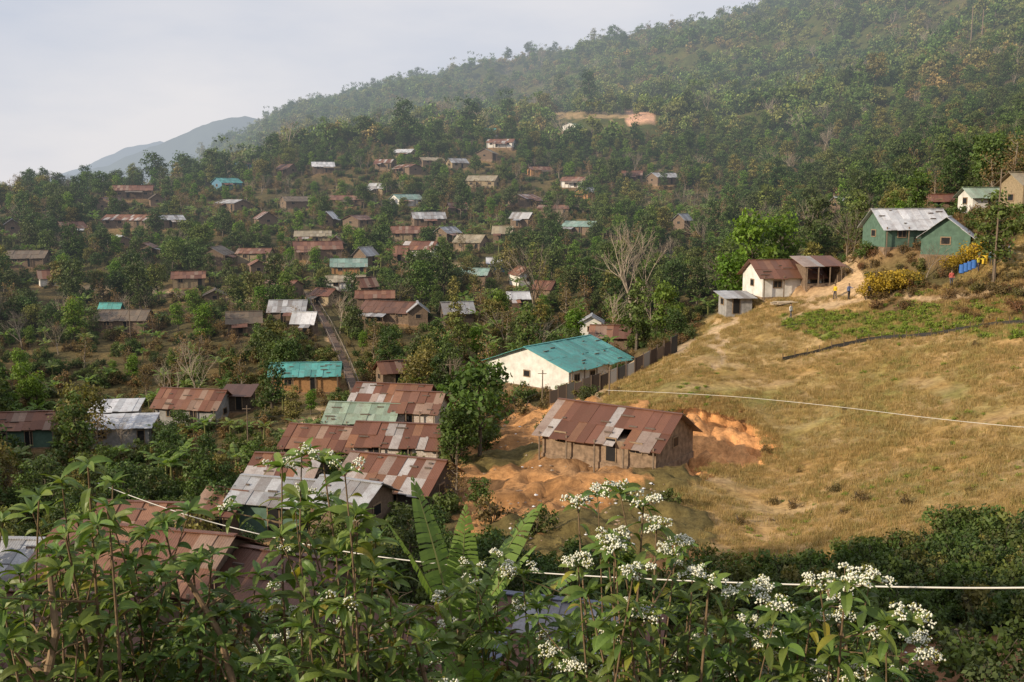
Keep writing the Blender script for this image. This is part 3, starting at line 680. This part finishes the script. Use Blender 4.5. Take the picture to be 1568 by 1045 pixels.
for (n_,k_,i_,u,v,h_,d_) in [('broadleaf_tree','broad',2,238,282,52,396),('broadleaf_tree','broad',3,325,280,62,390),('broadleaf_tree','broad',2,420,240,52,410),('broadleaf_tree','broad',0,555,215,46,425),('broadleaf_tree','broad',4,510,215,42,425),
 ('broadleaf_tree','broad',3,345,262,52,395),('bare_tree','bare',0,440,208,56,425),('bare_tree','bare',1,345,245,46,400),('broadleaf_tree','broad',4,735,705,170,84),('broadleaf_tree','broad',2,345,772,92,72),
 ('broadleaf_tree','broad',0,700,720,110,82),('bright_tree','bright',0,1150,420,150,165),('bright_tree','bright',0,1195,400,120,170),('bright_tree','bright',0,1120,430,110,160),('bright_tree','bright',0,1020,470,100,155),
 ('broadleaf_tree','broad',3,1250,380,110,180),('bare_tree','bare',2,822,460,125,175),('bare_tree','bare',1,968,470,165,165),('bare_tree','bare',0,975,400,110,200),('bare_tree','bare',2,1300,350,85,150),
 ('bare_tree','bare',0,520,500,70,175),('bare_tree','bare',1,1420,395,55,118),('broadleaf_tree','broad',0,735,800,70,66),('dry_tree','dry',0,700,770,90,70),('broadleaf_tree','broad',1,1522,420,130,112),
 ('bright_tree','bright',0,115,520,70,190),('bare_tree','bare',0,185,700,60,125),('dry_tree','dry',0,150,690,75,126),('broadleaf_tree','broad',3,680,460,90,200),('broadleaf_tree','broad',2,640,470,80,200),('dry_tree','dry',0,1555,250,90,150),('dry_tree','dry',0,1520,270,70,155),
 ('bare_tree','bare',0,780,90,28,1130),('broadleaf_tree','broad',1,818,85,38,1110),('bare_tree','bare',1,830,80,30,1100),('broadleaf_tree','broad',0,872,65,26,1060),('broadleaf_tree','broad',4,908,50,32,1040),('broadleaf_tree','broad',0,938,45,38,1010),('bare_tree','bare',2,952,45,36,1005),('broadleaf_tree','broad',3,1018,35,28,975),
 ('bare_tree','bare',0,688,95,24,1160),('broadleaf_tree','broad',1,745,95,22,1140),('broadleaf_tree','broad',4,1165,10,30,910),('broadleaf_tree','broad',0,1228,5,30,880)]:
    put(n_,k_,i_,u,v,h_,d_)
for (u,v,s) in [(1365,412,1.6),(1345,420,1.4),(1390,425,1.3),(1480,405,1.3),(1500,400,1.4),(1460,410,1.2),(1375,395,1.4),(1330,400,1.),(1350,400,1.3),(1380,410,1.4)]:
    x,y,z,d=hit(u,v,117,H); ob=bpy.data.objects.new('yellow_shrub',protos['shrubyel'][0].data); COL.objects.link(ob); ob.location=(x,y,z-.1); ob.scale=(s,)*3; ob.rotation_euler=(0,0,R(0,6))
xs=[];ss=[]
for k in range(40):
    t=k/39; x=-33-32*t+R(-3,3); y=17-22*((k*7)%40)/40+R(-2,2)
    xs.append((x,y,float(H(np.array([x]),np.array([y]))[0])-.2)); ss.append(R(1.2,1.6))
scatter('trees_beside_viewpoint',protos['broad'],xs,ss)
print('veg',time.time()-T0)
# ------------------------------------------------------------------ foreground plants
G_fg=[leafmat('shrub_leaf_green',[(.060,.105,.026),(.09,.135,.033)],.3,.42,gain=1.4),leafmat('shrub_leaf_yellowing',[(.26,.25,.04),(.22,.22,.04)],.35,.45)]
FLW=simple('white_flowers',(.72,.72,.60),.25,30,.8,0); STEM=simple('plant_stem',(.19,.13,.075),.4,20)
def leaf(mb,p,d,L,W,dr,mi,sh):
    d=d.normalized(); side=d.cross(Vector((0,0,1)))
    if side.length<.1: side=Vector((1,0,0))
    side.normalize(); side=(side+Vector((0,0,R(-1.,1.)))).normalized()
    n=6; vs=[];q=p.copy(); dd=d.copy()
    for i in range(n+1):
        t=i/n; w=W*math.sin(math.pi*min(1,t*.9+.07))**.75*(1-.3*t) if 0<i<n else W*.04
        up=side.cross(dd).normalized()
        wav=math.sin(t*9)*W*.08
        vs+=[q-side*w+up*(w*.3+wav),q,q+side*w+up*(w*.3-wav)]
        dd=(dd+Vector((0,0,-dr/n))).normalized(); q=q+dd*L/n
    fs=[]
    for i in range(n): fs+=[(i*3,i*3+1,i*3+4,i*3+3),(i*3+1,i*3+2,i*3+5,i*3+4)]
    mb.add(vs,fs,mi,(sh*R(.9,1.25),sh,sh*.9))
OCT=[(1,0,0),(0,1,0),(-1,0,0),(0,-1,0),(0,0,1),(0,0,-1)];OF=[(0,1,4),(1,2,4),(2,3,4),(3,0,4),(1,0,5),(2,1,5),(3,2,5),(0,3,5)]
def flowerhead(mb,p,r,n):
    for _ in range(n):
        a=random.random()*6.283;q=math.sqrt(random.random())*r; c=p+Vector((math.cos(a)*q,math.sin(a)*q,(r*r-q*q)**.5*.6+R(-.01,.01))); s=R(.0045,.0075)
        mb.add([c+Vector(o)*s for o in OCT],OF,3 if random.random()<.75 else 2,(1,1,1))
def branch(mb,a,tip,r,nl,LL,fl,bow,fr=.35,sub=2):
    a=Vector(a);tip=Vector(tip); L=(tip-a).length; mid=a.lerp(tip,.5)+Vector((R(-1,1),R(-1,1),0))*bow*L
    def B(t): return a*(1-t)**2+mid*2*t*(1-t)+tip*t*t
    n=9; pts=[B(i/n) for i in range(n+1)]; mb.tube(pts,[r*(1-.72*i/n) for i in range(n+1)],6,0)
    ph=random.random()*6
    for k in range(nl):
        t=fr+(1-fr)*(k+.5)/nl; p=B(t); an=ph+k*2.4
        d=Vector((math.cos(an),math.sin(an),R(-.1,.8))); sz=LL*R(.6,1.15)*(1.1-.3*t)
        leaf(mb,p+d.normalized()*r*.4,d,sz,sz*R(.15,.21),R(.8,2.2),2 if random.random()<.07 else 1,R(.55,1.3))
    for k in range(9):
        an=ph+k*.7; d=Vector((math.cos(an),math.sin(an),R(.2,1.3))); sz=LL*R(.5,.95)
        leaf(mb,tip,d,sz,sz*.18,R(.5,1.6),1,R(.9,1.4))
    for k in range(sub):
        t=R(.5,.9); p=B(t); an=random.random()*6.28; LS=L*R(.09,.2)
        branch(mb,p,p+Vector((math.cos(an)*LS,math.sin(an)*LS,LS*R(.1,.6))),r*.4,max(6,nl//3),LL*.85,fl,.1,.2,0)
    if fl:
        for k in range(fl):
            o=Vector((R(-1,1),R(-1,1),R(.05,.6)))*LL*.45; q=tip+o
            mb.tube([tip,tip+o*.6+Vector((0,0,-.004)),q],[.003,.002,.002],3,0); flowerhead(mb,q,R(.024,.038),30)
def gz(x,y): return float(H(np.array([x]),np.array([y]))[0])
def plant(name,bu,d,tips,nl=16,LL=.16,fl=0,flset=None,r=.016,fr=.35,dj=.5,sub=2,extra=1.0,spread=.25,bow=.08):
    mb=MB(); b=PW(bu,1300,d); b.z=gz(b.x,b.y)-.1
    T=[(u,v,(flset is None or i in flset)) for i,(u,v) in enumerate(tips)]
    for (u,v,f_) in list(T):
        if random.random()<extra: T.append((u+R(-42,42),v+R(20,100),f_ and random.random()<.5))
    for (u,v,f_) in T:
        tip=PW(u,v,d+R(-dj,dj)); bb=b+Vector((R(-spread,spread),R(-spread,spread),0))
        branch(mb,bb,tip,r*R(.6,1.1),int(nl*R(.8,1.2)),LL*R(.85,1.15),fl if f_ else 0,bow,fr,sub)
    return mb.obj(name,[STEM,G_fg[0],G_fg[1],FLW])
plant('leafy_shrub',30,5.4,[(5,800),(50,785),(95,740),(135,712),(165,775),(90,850),(30,880),(150,850),(120,800),(70,930),(10,980),(180,920),(120,960),(200,870),(60,760)],22,.17,0,None,.018,.5,.6,4,.9,.5,.16)
plant('leafy_shrub',240,5.8,[(215,820),(250,800),(290,785),(205,860),(262,870),(325,850),(350,885),(290,930),(220,950),(395,880),(375,940),(330,980),(250,1000)],18,.16,0,None,.018,.5,.6,4,.7,.6,.16)
plant('flowering_shrub',540,5.2,[(432,715),(462,700),(495,710),(528,725),(470,775),(545,790),(515,850),(575,830),(600,890),(548,900),(620,950),(480,930)],20,.18,3,{0,1,2,3},.015,.55)
plant('flowering_shrub',960,5.0,[(885,775),(915,760),(950,757),(985,775),(1005,810),(930,840),(970,880),(1060,885),(1085,895),(900,910),(1010,940),(870,970),(1040,990),(940,970)],20,.17,8,{0,1,2,3,4,6,7,8},.016,.55)
plant('flowering_shrub',1150,5.2,[(1125,910),(1160,905),(1190,935),(1110,960),(1180,995),(1215,1010),(1090,1010),(1140,1010),(1150,960)],20,.17,8,{0,1,2,4,8},.013,.5,.4)
plant('flowering_shrub',1290,5.0,[(1255,900),(1295,895),(1332,890),(1290,950),(1335,975),(1270,1005),(1222,970),(1320,1015),(1250,950)],20,.17,8,{0,1,2,3,4,8},.013,.5,.4)
plant('flowering_shrub',770,6.6,[(725,870),(765,855),(800,880),(700,920),(760,920),(822,930),(850,900),(680,970),(780,980)],18,.17,3,{0,1,2,6},.013,.45)
plant('flowering_shrub',450,7.0,[(420,900),(455,885),(490,920),(430,960),(470,990),(520,960),(400,1000),(560,990)],16,.15,5,None,.012,.4)
plant('flowering_shrub',640,7.2,[(600,960),(640,940),(680,990),(620,1010),(560,1020),(700,1030),(660,1020)],16,.15,3,None,.012,.4)
plant('flowering_shrub',860,7.2,[(820,980),(860,960),(900,1000),(940,1020),(840,1030),(990,1010),(880,1030)],16,.15,4,None,.012,.4)
plant('leafy_shrub',1060,7.4,[(1020,1010),(1060,1000),(1100,1020),(1150,1025),(1200,1025),(1250,1020),(1300,1030),(1380,1035)],15,.15,3,None,.012,.4)
plant('leafy_shrub',330,7.5,[(300,1000),(350,1010),(400,1020),(260,1030),(200,1030),(120,1030),(60,1030),(450,1030),(20,1010)],18,.17,0,None,.012,.4)
mb=MB()
for (a,b_,d,r) in [((372,1100),(265,850),5.3,.022),((665,1100),(578,880),5.5,.016),((455,1100),(300,880),6.0,.012),((1290,1100),(1265,900),5.1,.012),((60,1100),(75,860),5.0,.024),((95,1090),(20,1000),5.0,.02)]:
    p=PW(*a,d);q=PW(*b_,d+.2); m_=p.lerp(q,.5)+Vector((.06,0,.03)); mb.tube([p,m_,q],[r,r*.8,r*.5],7,0)
    for k in range(9):
        s_=p.lerp(q,R(.2,1)); dv=Vector((R(-1,1),R(-1,1),R(-.1,.8)))*R(.1,.3); mb.tube([s_,s_+dv*.5+Vector((0,0,.02)),s_+dv],[r*.3,r*.2,.002],4,0)
mb.obj('bare_branches',[simple('branch_bark',(.26,.18,.11),.4,14)])
mb=MB(); b=PW(705,1200,6.6); b.z=gz(b.x,b.y); h=PW(705,975,6.6).z-b.z
banana_into(mb,b,[(2.3,1.2,.95,.5),(.7,1.05,.9,.9),(.1,.8,.8,1.0),(2.9,.75,.7,1.4),(3.6,.9,.75,1.2),(5.2,.8,.6,1.5),(4.4,.7,.6,1.4),(1.4,1.35,.75,.3),(.0,1.1,.7,.8),(3.3,1.2,.8,.7)],h,1.3,.12,34)
mb.obj('banana_plant',[STEMB,G_ban])
mb=MB(); b=PW(725,1300,6.); b.z=gz(b.x,b.y); h=PW(725,1050,6.).z-b.z
banana_into(mb,b,[(k*.8,1.0+R(-.3,.3),R(.6,.9),1.2) for k in range(8)],h,.5,.06,16)
mb.obj('banana_plant',[STEMB,G_ban])
# ------------------------------------------------------------------ wires, fences, stairs, poles
def wire(name,pts,r,mat):
    c=bpy.data.curves.new(name,'CURVE'); c.dimensions='3D'; c.bevel_depth=r; c.bevel_resolution=2
    s=c.splines.new('NURBS'); s.points.add(len(pts)-1)
    for i,p in enumerate(pts): s.points[i].co=(*p,1)
    s.use_endpoint_u=True; s.order_u=3; c.materials.append(mat); o_=bpy.data.objects.new(name,c); COL.objects.link(o_)
WIRE=simple('pale_cable',(.62,.60,.55),.1,5); DW=simple('dark_cable',(.05,.05,.05),.1,5)
wire('white_cable',[PW(150,740,18),PW(250,780,14),PW(400,820,12.5),PW(540,848,11),PW(680,865,10),PW(850,880,9),PW(1100,892,8),PW(1350,899,7.2),PW(1600,902,6.5),PW(2000,890,5.6)],.006,WIRE)
wire('field_cable',[PW(930,598,96),PW(1080,603,90),PW(1270,621,80),PW(1450,644,70),PW(1650,662,60),PW(1900,660,50)],.018,WIRE)
for (a,b_,sg) in [((30,560,150),(120,620,140),4),((380,640,120),(680,600,118),8),((690,640,110),(830,600,112),5),((1190,500,112),(1300,480,115),3),((1360,150,300),(1568,140,260),6),((200,470,190),(560,520,170),9)]:
    p,q=PW(*a),PW(*b_); m_=(p+q)/2-Vector((0,0,sg*.12)); wire('power_line',[p,p.lerp(m_,.7),m_.lerp(q,.3),q],.02,DW)
mb=MB()
for (u,v,hp,d) in [(1523,402,160,111),(932,640,45,100),(690,700,100,108),(380,690,60,118),(830,640,50,112),(120,655,60,140),(200,520,60,188),(560,560,50,165),(1330,345,60,140),(1484,100,60,520),(1500,105,50,520)]:
    x,y,z,d=hit(u,v,d,H); hh=hp*d/F; mb.tube([(x,y,z-.5),(x+.05,y,z+hh)],[.09 if d<300 else .3,.06 if d<300 else .2],6,0); 
    if d<300: mb.box((x,y,z+hh-.4),(1.0,.07,.07),0)
mb.obj('utility_poles',[POST])
def linepts(poly,step,dfix=None):
    P=[]
    for (a,b_) in zip(poly[:-1],poly[1:]):
        n=30
        for i in range(n):
            t=i/n; u=a[0]+(b_[0]-a[0])*t; v=a[1]+(b_[1]-a[1])*t; dd_=a[2]+(b_[2]-a[2])*t if len(a)>2 else None
            x,y,z,_=hit(u,v,dd_,H); P.append(Vector((x,y,z)))
    out=[P[0]]
    for p in P[1:]:
        if (p.xy-out[-1].xy).length>=step: out.append(p)
    return out
mb=MB(); FP=linepts([(842,612,107),(905,602,106),(985,560,108),(1048,520,112)],.9)
for a,b_ in zip(FP[:-1],FP[1:]):
    t=(b_-a); h=R(1.6,2.1); c=random.choice([(.045,.035,.03),(.06,.045,.04),(.05,.05,.05),(.16,.12,.09),(.10,.06,.04),(.25,.24,.23)]); s=.97
    nn=Vector((-t.y,t.x,0)).normalized()*.02
    q=a+t*s
    vs=[a+nn,q+nn,q+nn+Vector((0,0,h)),a+nn+Vector((0,0,h+R(-.1,.1))),a-nn,q-nn,q-nn+Vector((0,0,h)),a-nn+Vector((0,0,h))]
    vs=[v_-Vector((0,0,.25)) for v_ in vs]
    mb.add(vs,[(0,1,2,3),(7,6,5,4),(0,3,7,4),(1,5,6,2),(3,2,6,7)],0,c)
    mb.box((a.x,a.y,a.z+.8),(.12,.12,2.3),0,(.12,.09,.07))
fm,nt,b=newmat('fence_panels'); at=N(nt,'ShaderNodeAttribute',attribute_name='Col'); nt.links.new(at.outputs['Color'],b.inputs['Base Color'])
mb.obj('panel_fence',[fm])
mb=MB(); FP=linepts([(1200,508,105),(1270,500,106),(1340,502,106),(1420,512,104),(1500,518,103),(1600,532,101)],1.1)
for a,b_ in zip(FP[:-1],FP[1:]):
    mb.box((a.x,a.y,a.z+.3),(.06,.06,.9),0,(.12,.09,.07)); mb.add([a,b_,b_+Vector((0,0,.36)),a+Vector((0,0,.36+R(-.12,.1)))],[(0,1,2,3)],0,(.03,.03,.03))
mb.obj('net_fence',[fm])
mb=MB(); pts=[Vector(p) for p in SP]
for i in range(len(pts)-1):
    a,b_=pts[i],pts[i+1]; t=b_-a; n=max(1,int(t.xy.length/.4)); yaw=math.atan2(t.y,t.x); 
    for k in range(n):
        p=a+t*((k+.5)/n); M_=Matrix.Translation(p+Vector((0,0,.12)))@Matrix.Rotation(yaw,4,'Z'); q_=R(.7,1.1); mb.box((0,0,-.2),(t.xy.length/n*.8,1.3,.6),0,(.22*q_,.15*q_,.11*q_),M_)
    for sg in(-1,1):
        nn=Vector((-t.y,t.x,0)).normalized()*.75*sg; mb.tube([a+nn+Vector((0,0,1.1)),b_+nn+Vector((0,0,1.1))],[.05,.05],4,0,(.2,.17,.14)); mb.tube([a+nn,a+nn+Vector((0,0,1.1))],[.05,.05],4,0,(.2,.17,.14))
mb.obj('hillside_stairs',[fm])
mb=MB()
for _ in range(480):
    u,v=R(740,1040),R(640,840)
    if random.random()<.25: u,v=R(1335,1568),R(940,1045)
    x,y,z,d=hit(u,v,None,H)
    if d>120: continue
    s=R(.04,.18)*min(1,d/70); c=random.choice([(.7,.7,.72),(.35,.25,.17),(.3,.2,.13),(.25,.17,.11),(.3,.24,.18)])
    mb.add([Vector((x,y,z))+Vector((o[0]*R(.6,1.4),o[1]*R(.6,1.4),o[2]*R(.3,.8)+.2))*s for o in OCT],OF,0,c)
mb.obj('litter_and_stones',[fm])
mb=MB(); x,y,z,d=hit(1203,446,121,H)
for k in range(16):
    M_=Matrix.Translation((x+R(-.3,.3),y+R(-.5,.5),z+.08+.1*(k//4)))@Matrix.Rotation(R(-.25,.25),4,'Z'); mb.box((0,0,0),(R(2.2,3.2),.16,.08),0,(.5,.42,.32),M_)
mb.obj('lumber_pile',[fm])
def barrel(u,v,d,c,name):
    x,y,z,_=hit(u,v,d,H); mb=MB(); prof=[(.0,.0),(.27,.0),(.29,.04),(.285,.28),(.3,.31),(.285,.34),(.285,.58),(.3,.61),(.285,.64),(.29,.88),(.26,.9),(.26,.87),(.0,.87)]
    seg=14; vs=[(x+r*math.cos(6.2832*k/seg),y+r*math.sin(6.2832*k/seg),z+h) for r,h in prof for k in range(seg)]
    mb.add(vs,[(i*seg+k,i*seg+(k+1)%seg,(i+1)*seg+(k+1)%seg,(i+1)*seg+k) for i in range(len(prof)-1) for k in range(seg)],0,c); mb.obj(name,[fm])
for u,v in [(1478,334),(1484,336),(1490,333),(1496,336)]: barrel(u,v,116,(.05,.15,.45),'water_barrel')
for u,v in [(1512,340),(1532,338)]: barrel(u,v,116,(.65,.45,.05),'water_barrel')
# ------------------------------------------------------------------ people
SKIN=(.30,.18,.12)
def person(u,v,d,yaw,shirt,trou,pose):
    x,y,z,_=hit(u,v,d,H)
    e=empty('person',(x,y,z),math.radians(yaw))
    st=.16 if pose=='walk' else .06; ar=pose
    Vt=[(0,0,.95),(0,0,1.15),(0,-.01,1.38),(0,-.01,1.5),(0,-.02,1.6),(0,-.02,1.70),
        (-.10,0,.88),(-.11,-st,.48),(-.11,st*.2-st,.07),(-.11,-st-.14,.03),(.10,0,.88),(.11,st*.6,.48),(.11,st*1.5,.08),(.11,st*1.5-.15,.03),
        (-.19,0,1.40),(-.25,.02,1.13),(-.24,-.1,.90),(-.24,-.14,.82),(.19,0,1.40),(.25,.02,1.13),(.24,-.1,.90),(.24,-.14,.82)]
    if ar=='reach': Vt[19]=(.24,-.22,1.25);Vt[20]=(.20,-.42,1.35);Vt[21]=(.2,-.5,1.38)
    Ed=[(0,1),(1,2),(2,3),(3,4),(4,5),(0,6),(6,7),(7,8),(8,9),(0,10),(10,11),(11,12),(12,13),(2,14),(14,15),(15,16),(16,17),(2,18),(18,19),(19,20),(20,21)]
    rad=[.14,.13,.15,.055,.095,.085,.10,.068,.045,.04,.10,.068,.045,.04,.062,.045,.034,.038,.062,.045,.034,.038]
    me=bpy.data.meshes.new('body'); me.from_pydata(Vt,Ed,[]); ob=bpy.data.objects.new('body',me); COL.objects.link(ob); ob.parent=e
    md=ob.modifiers.new('skin','SKIN')
    for i,sv in enumerate(me.skin_vertices[0].data): sv.radius=(rad[i],rad[i]*.8 if i in(0,1,2) else rad[i]); sv.use_root=(i==0)
    ob.modifiers.new('sub','SUBSURF').levels=1; ob.modifiers['sub'].render_levels=2
    m,nt,b=newmat('clothed_figure'); tc=N(nt,'ShaderNodeTexCoord'); sx=N(nt,'ShaderNodeSeparateXYZ'); nt.links.new(tc.outputs['Object'],sx.inputs[0])
    dv=N(nt,'ShaderNodeMath',operation='DIVIDE'); nt.links.new(sx.outputs[2],dv.inputs[0]); dv.inputs[1].default_value=1.8
    rp=N(nt,'ShaderNodeValToRGB'); rp.color_ramp.interpolation='CONSTANT'; el=rp.color_ramp.elements
    el[0].position=0; el[0].color=(.04,.03,.03,1); el[1].position=.045; el[1].color=(*trou,1)
    for p_,c_ in ((.53,shirt),(.82,SKIN)): q=el.new(p_); q.color=(*c_,1)
    nt.links.new(dv.outputs[0],rp.inputs[0]); nt.links.new(rp.outputs[0],b.inputs['Base Color']); me.materials.append(m)
    hm=MB(); n=8
    for i in range(5):
        for k in range(n):
            a1=math.pi/2*i/4; hm.v.append((math.cos(6.283*k/n)*.098*math.sin(a1+.02)*(1),math.sin(6.283*k/n)*.11*math.sin(a1+.02)+.012,1.70+.10*math.cos(a1))); hm.c.append((1,1,1))
    for i in range(4):
        for k in range(n): hm.f.append((i*n+k,i*n+(k+1)%n,(i+1)*n+(k+1)%n,(i+1)*n+k)[::-1]); hm.m.append(0)
    hm.obj('hair',[simple('black_hair',(.02,.017,.015),.2,20)],parent=e)
    fc=MB(); fc.add([Vector(o)*.018+Vector((0,-.115,1.655)) for o in OCT],OF,0,SKIN)
    for sx_ in(-1,1):
        fc.add([Vector(o)*.01+Vector((.033*sx_,-.102,1.68)) for o in OCT],OF,0,(.03,.02,.02)); fc.add([Vector((o[0]*.012,o[1]*.02,o[2]*.03))+Vector((.095*sx_,-.01,1.66)) for o in OCT],OF,0,SKIN)
        hp=Vector(Vt[17 if sx_<0 else 21])
        fw=(hp-Vector(Vt[16 if sx_<0 else 20])).normalized()
        for k in range(4):
            o_=Vector((0,(k-1.5)*.018,0)); l=(.065,.078,.074,.055)[k]
            fc.tube([hp+o_,hp+o_+fw*l*.6,hp+o_+fw*l+Vector((-.012*sx_,0,-.006))],[.0095,.009,.006],5,0,SKIN)
        fc.tube([hp-fw*.02,hp+Vector((-.02*sx_,-.03,0))+fw*.01,hp+Vector((-.022*sx_,-.042,0))+fw*.04],[.011,.01,.007],5,0,SKIN)
    fc.add([Vector((o[0]*.025,o[1]*.008,o[2]*.007))+Vector((0,-.108,1.615)) for o in OCT],OF,0,(.2,.07,.06))
    fc.obj('face_and_hands',[fm],parent=e)
for a in [(1211,474,116,40,(.65,.63,.6),(.08,.08,.09),'walk'),(1278,462,119,-60,(.6,.42,.03),(.05,.05,.07),'stand'),(1299,464,118,20,(.12,.16,.3),(.05,.05,.05),'reach'),(1330,464,117,90,(.10,.14,.26),(.04,.04,.05),'walk'),
 (1462,346,114,0,(.5,.12,.1),(.1,.1,.12),'stand'),(1503,338,115,30,(.6,.5,.05),(.05,.05,.08),'reach'),(1522,342,115,-30,(.06,.2,.3),(.05,.05,.05),'stand'),(1548,335,115,60,(.6,.6,.6),(.06,.06,.1),'walk')]: person(*a)
# ------------------------------------------------------------------ camera, light, sky
cam=bpy.data.cameras.new('camera'); co=bpy.data.objects.new('camera',cam); COL.objects.link(co)
cam.lens=35;cam.sensor_width=36; co.location=(0,0,0); co.rotation_euler=(math.pi/2-PT,0,0); cam.clip_end=20000; cam.clip_start=.1
scene.camera=co
EL=math.radians(23); saz=math.atan2(-.88,-.47)
sd=Vector((math.sin(saz)*math.cos(EL),math.cos(saz)*math.cos(EL),math.sin(EL)))
sl=bpy.data.lights.new('sun','SUN'); sl.energy=5.0; sl.angle=math.radians(.6); sl.color=(1,.84,.62)
so=bpy.data.objects.new('sun',sl); COL.objects.link(so); so.rotation_euler=sd.to_track_quat('Z','Y').to_euler()
w=bpy.data.worlds.new('World'); scene.world=w; w.use_nodes=True; nt=w.node_tree; bg=nt.nodes['Background']
sk=N(nt,'ShaderNodeTexSky',sky_type='NISHITA'); sk.sun_disc=False; sk.sun_elevation=EL; sk.sun_rotation=saz; sk.dust_density=2.5
tc=N(nt,'ShaderNodeTexCoord'); mp=N(nt,'ShaderNodeMapping'); mp.inputs['Scale'].default_value=(1,1,3.2)
nz=N(nt,'ShaderNodeTexNoise'); nz.inputs['Scale'].default_value=2.6; nz.inputs['Detail'].default_value=6; nz.inputs['Roughness'].default_value=.5
nt.links.new(tc.outputs['Generated'],mp.inputs[0]); nt.links.new(mp.outputs[0],nz.inputs['Vector'])
cl=mixc(nt,rng_(nt,nz.outputs['Fac'],.36,.66),(6.3,6.7,7.7),(8.5,8.3,8.5))
mx=mixc(nt,.9,sk.outputs[0],cl)
nt.links.new(mx,bg.inputs[0]); bg.inputs[1].default_value=.1
# aerial haze painted into the materials: blue-grey emission mixed in by world-position distance
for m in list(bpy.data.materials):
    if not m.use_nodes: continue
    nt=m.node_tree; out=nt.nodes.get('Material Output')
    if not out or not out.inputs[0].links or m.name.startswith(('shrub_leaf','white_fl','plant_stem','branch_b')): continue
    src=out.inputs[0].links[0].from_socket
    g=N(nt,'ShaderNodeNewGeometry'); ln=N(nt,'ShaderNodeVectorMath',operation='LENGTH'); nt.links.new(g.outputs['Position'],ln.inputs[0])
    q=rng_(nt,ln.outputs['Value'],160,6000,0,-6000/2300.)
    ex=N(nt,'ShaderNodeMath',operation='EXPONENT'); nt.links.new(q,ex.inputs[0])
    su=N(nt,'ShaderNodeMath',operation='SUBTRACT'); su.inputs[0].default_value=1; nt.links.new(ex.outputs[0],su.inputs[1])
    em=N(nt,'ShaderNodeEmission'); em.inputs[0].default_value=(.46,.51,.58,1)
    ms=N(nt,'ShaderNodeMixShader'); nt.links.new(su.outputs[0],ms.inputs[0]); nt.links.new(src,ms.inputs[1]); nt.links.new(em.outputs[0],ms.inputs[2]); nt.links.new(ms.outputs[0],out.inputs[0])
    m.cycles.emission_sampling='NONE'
scene.view_settings.view_transform='Standard'; scene.view_settings.look='None'; scene.view_settings.exposure=0
print('done',time.time()-T0)
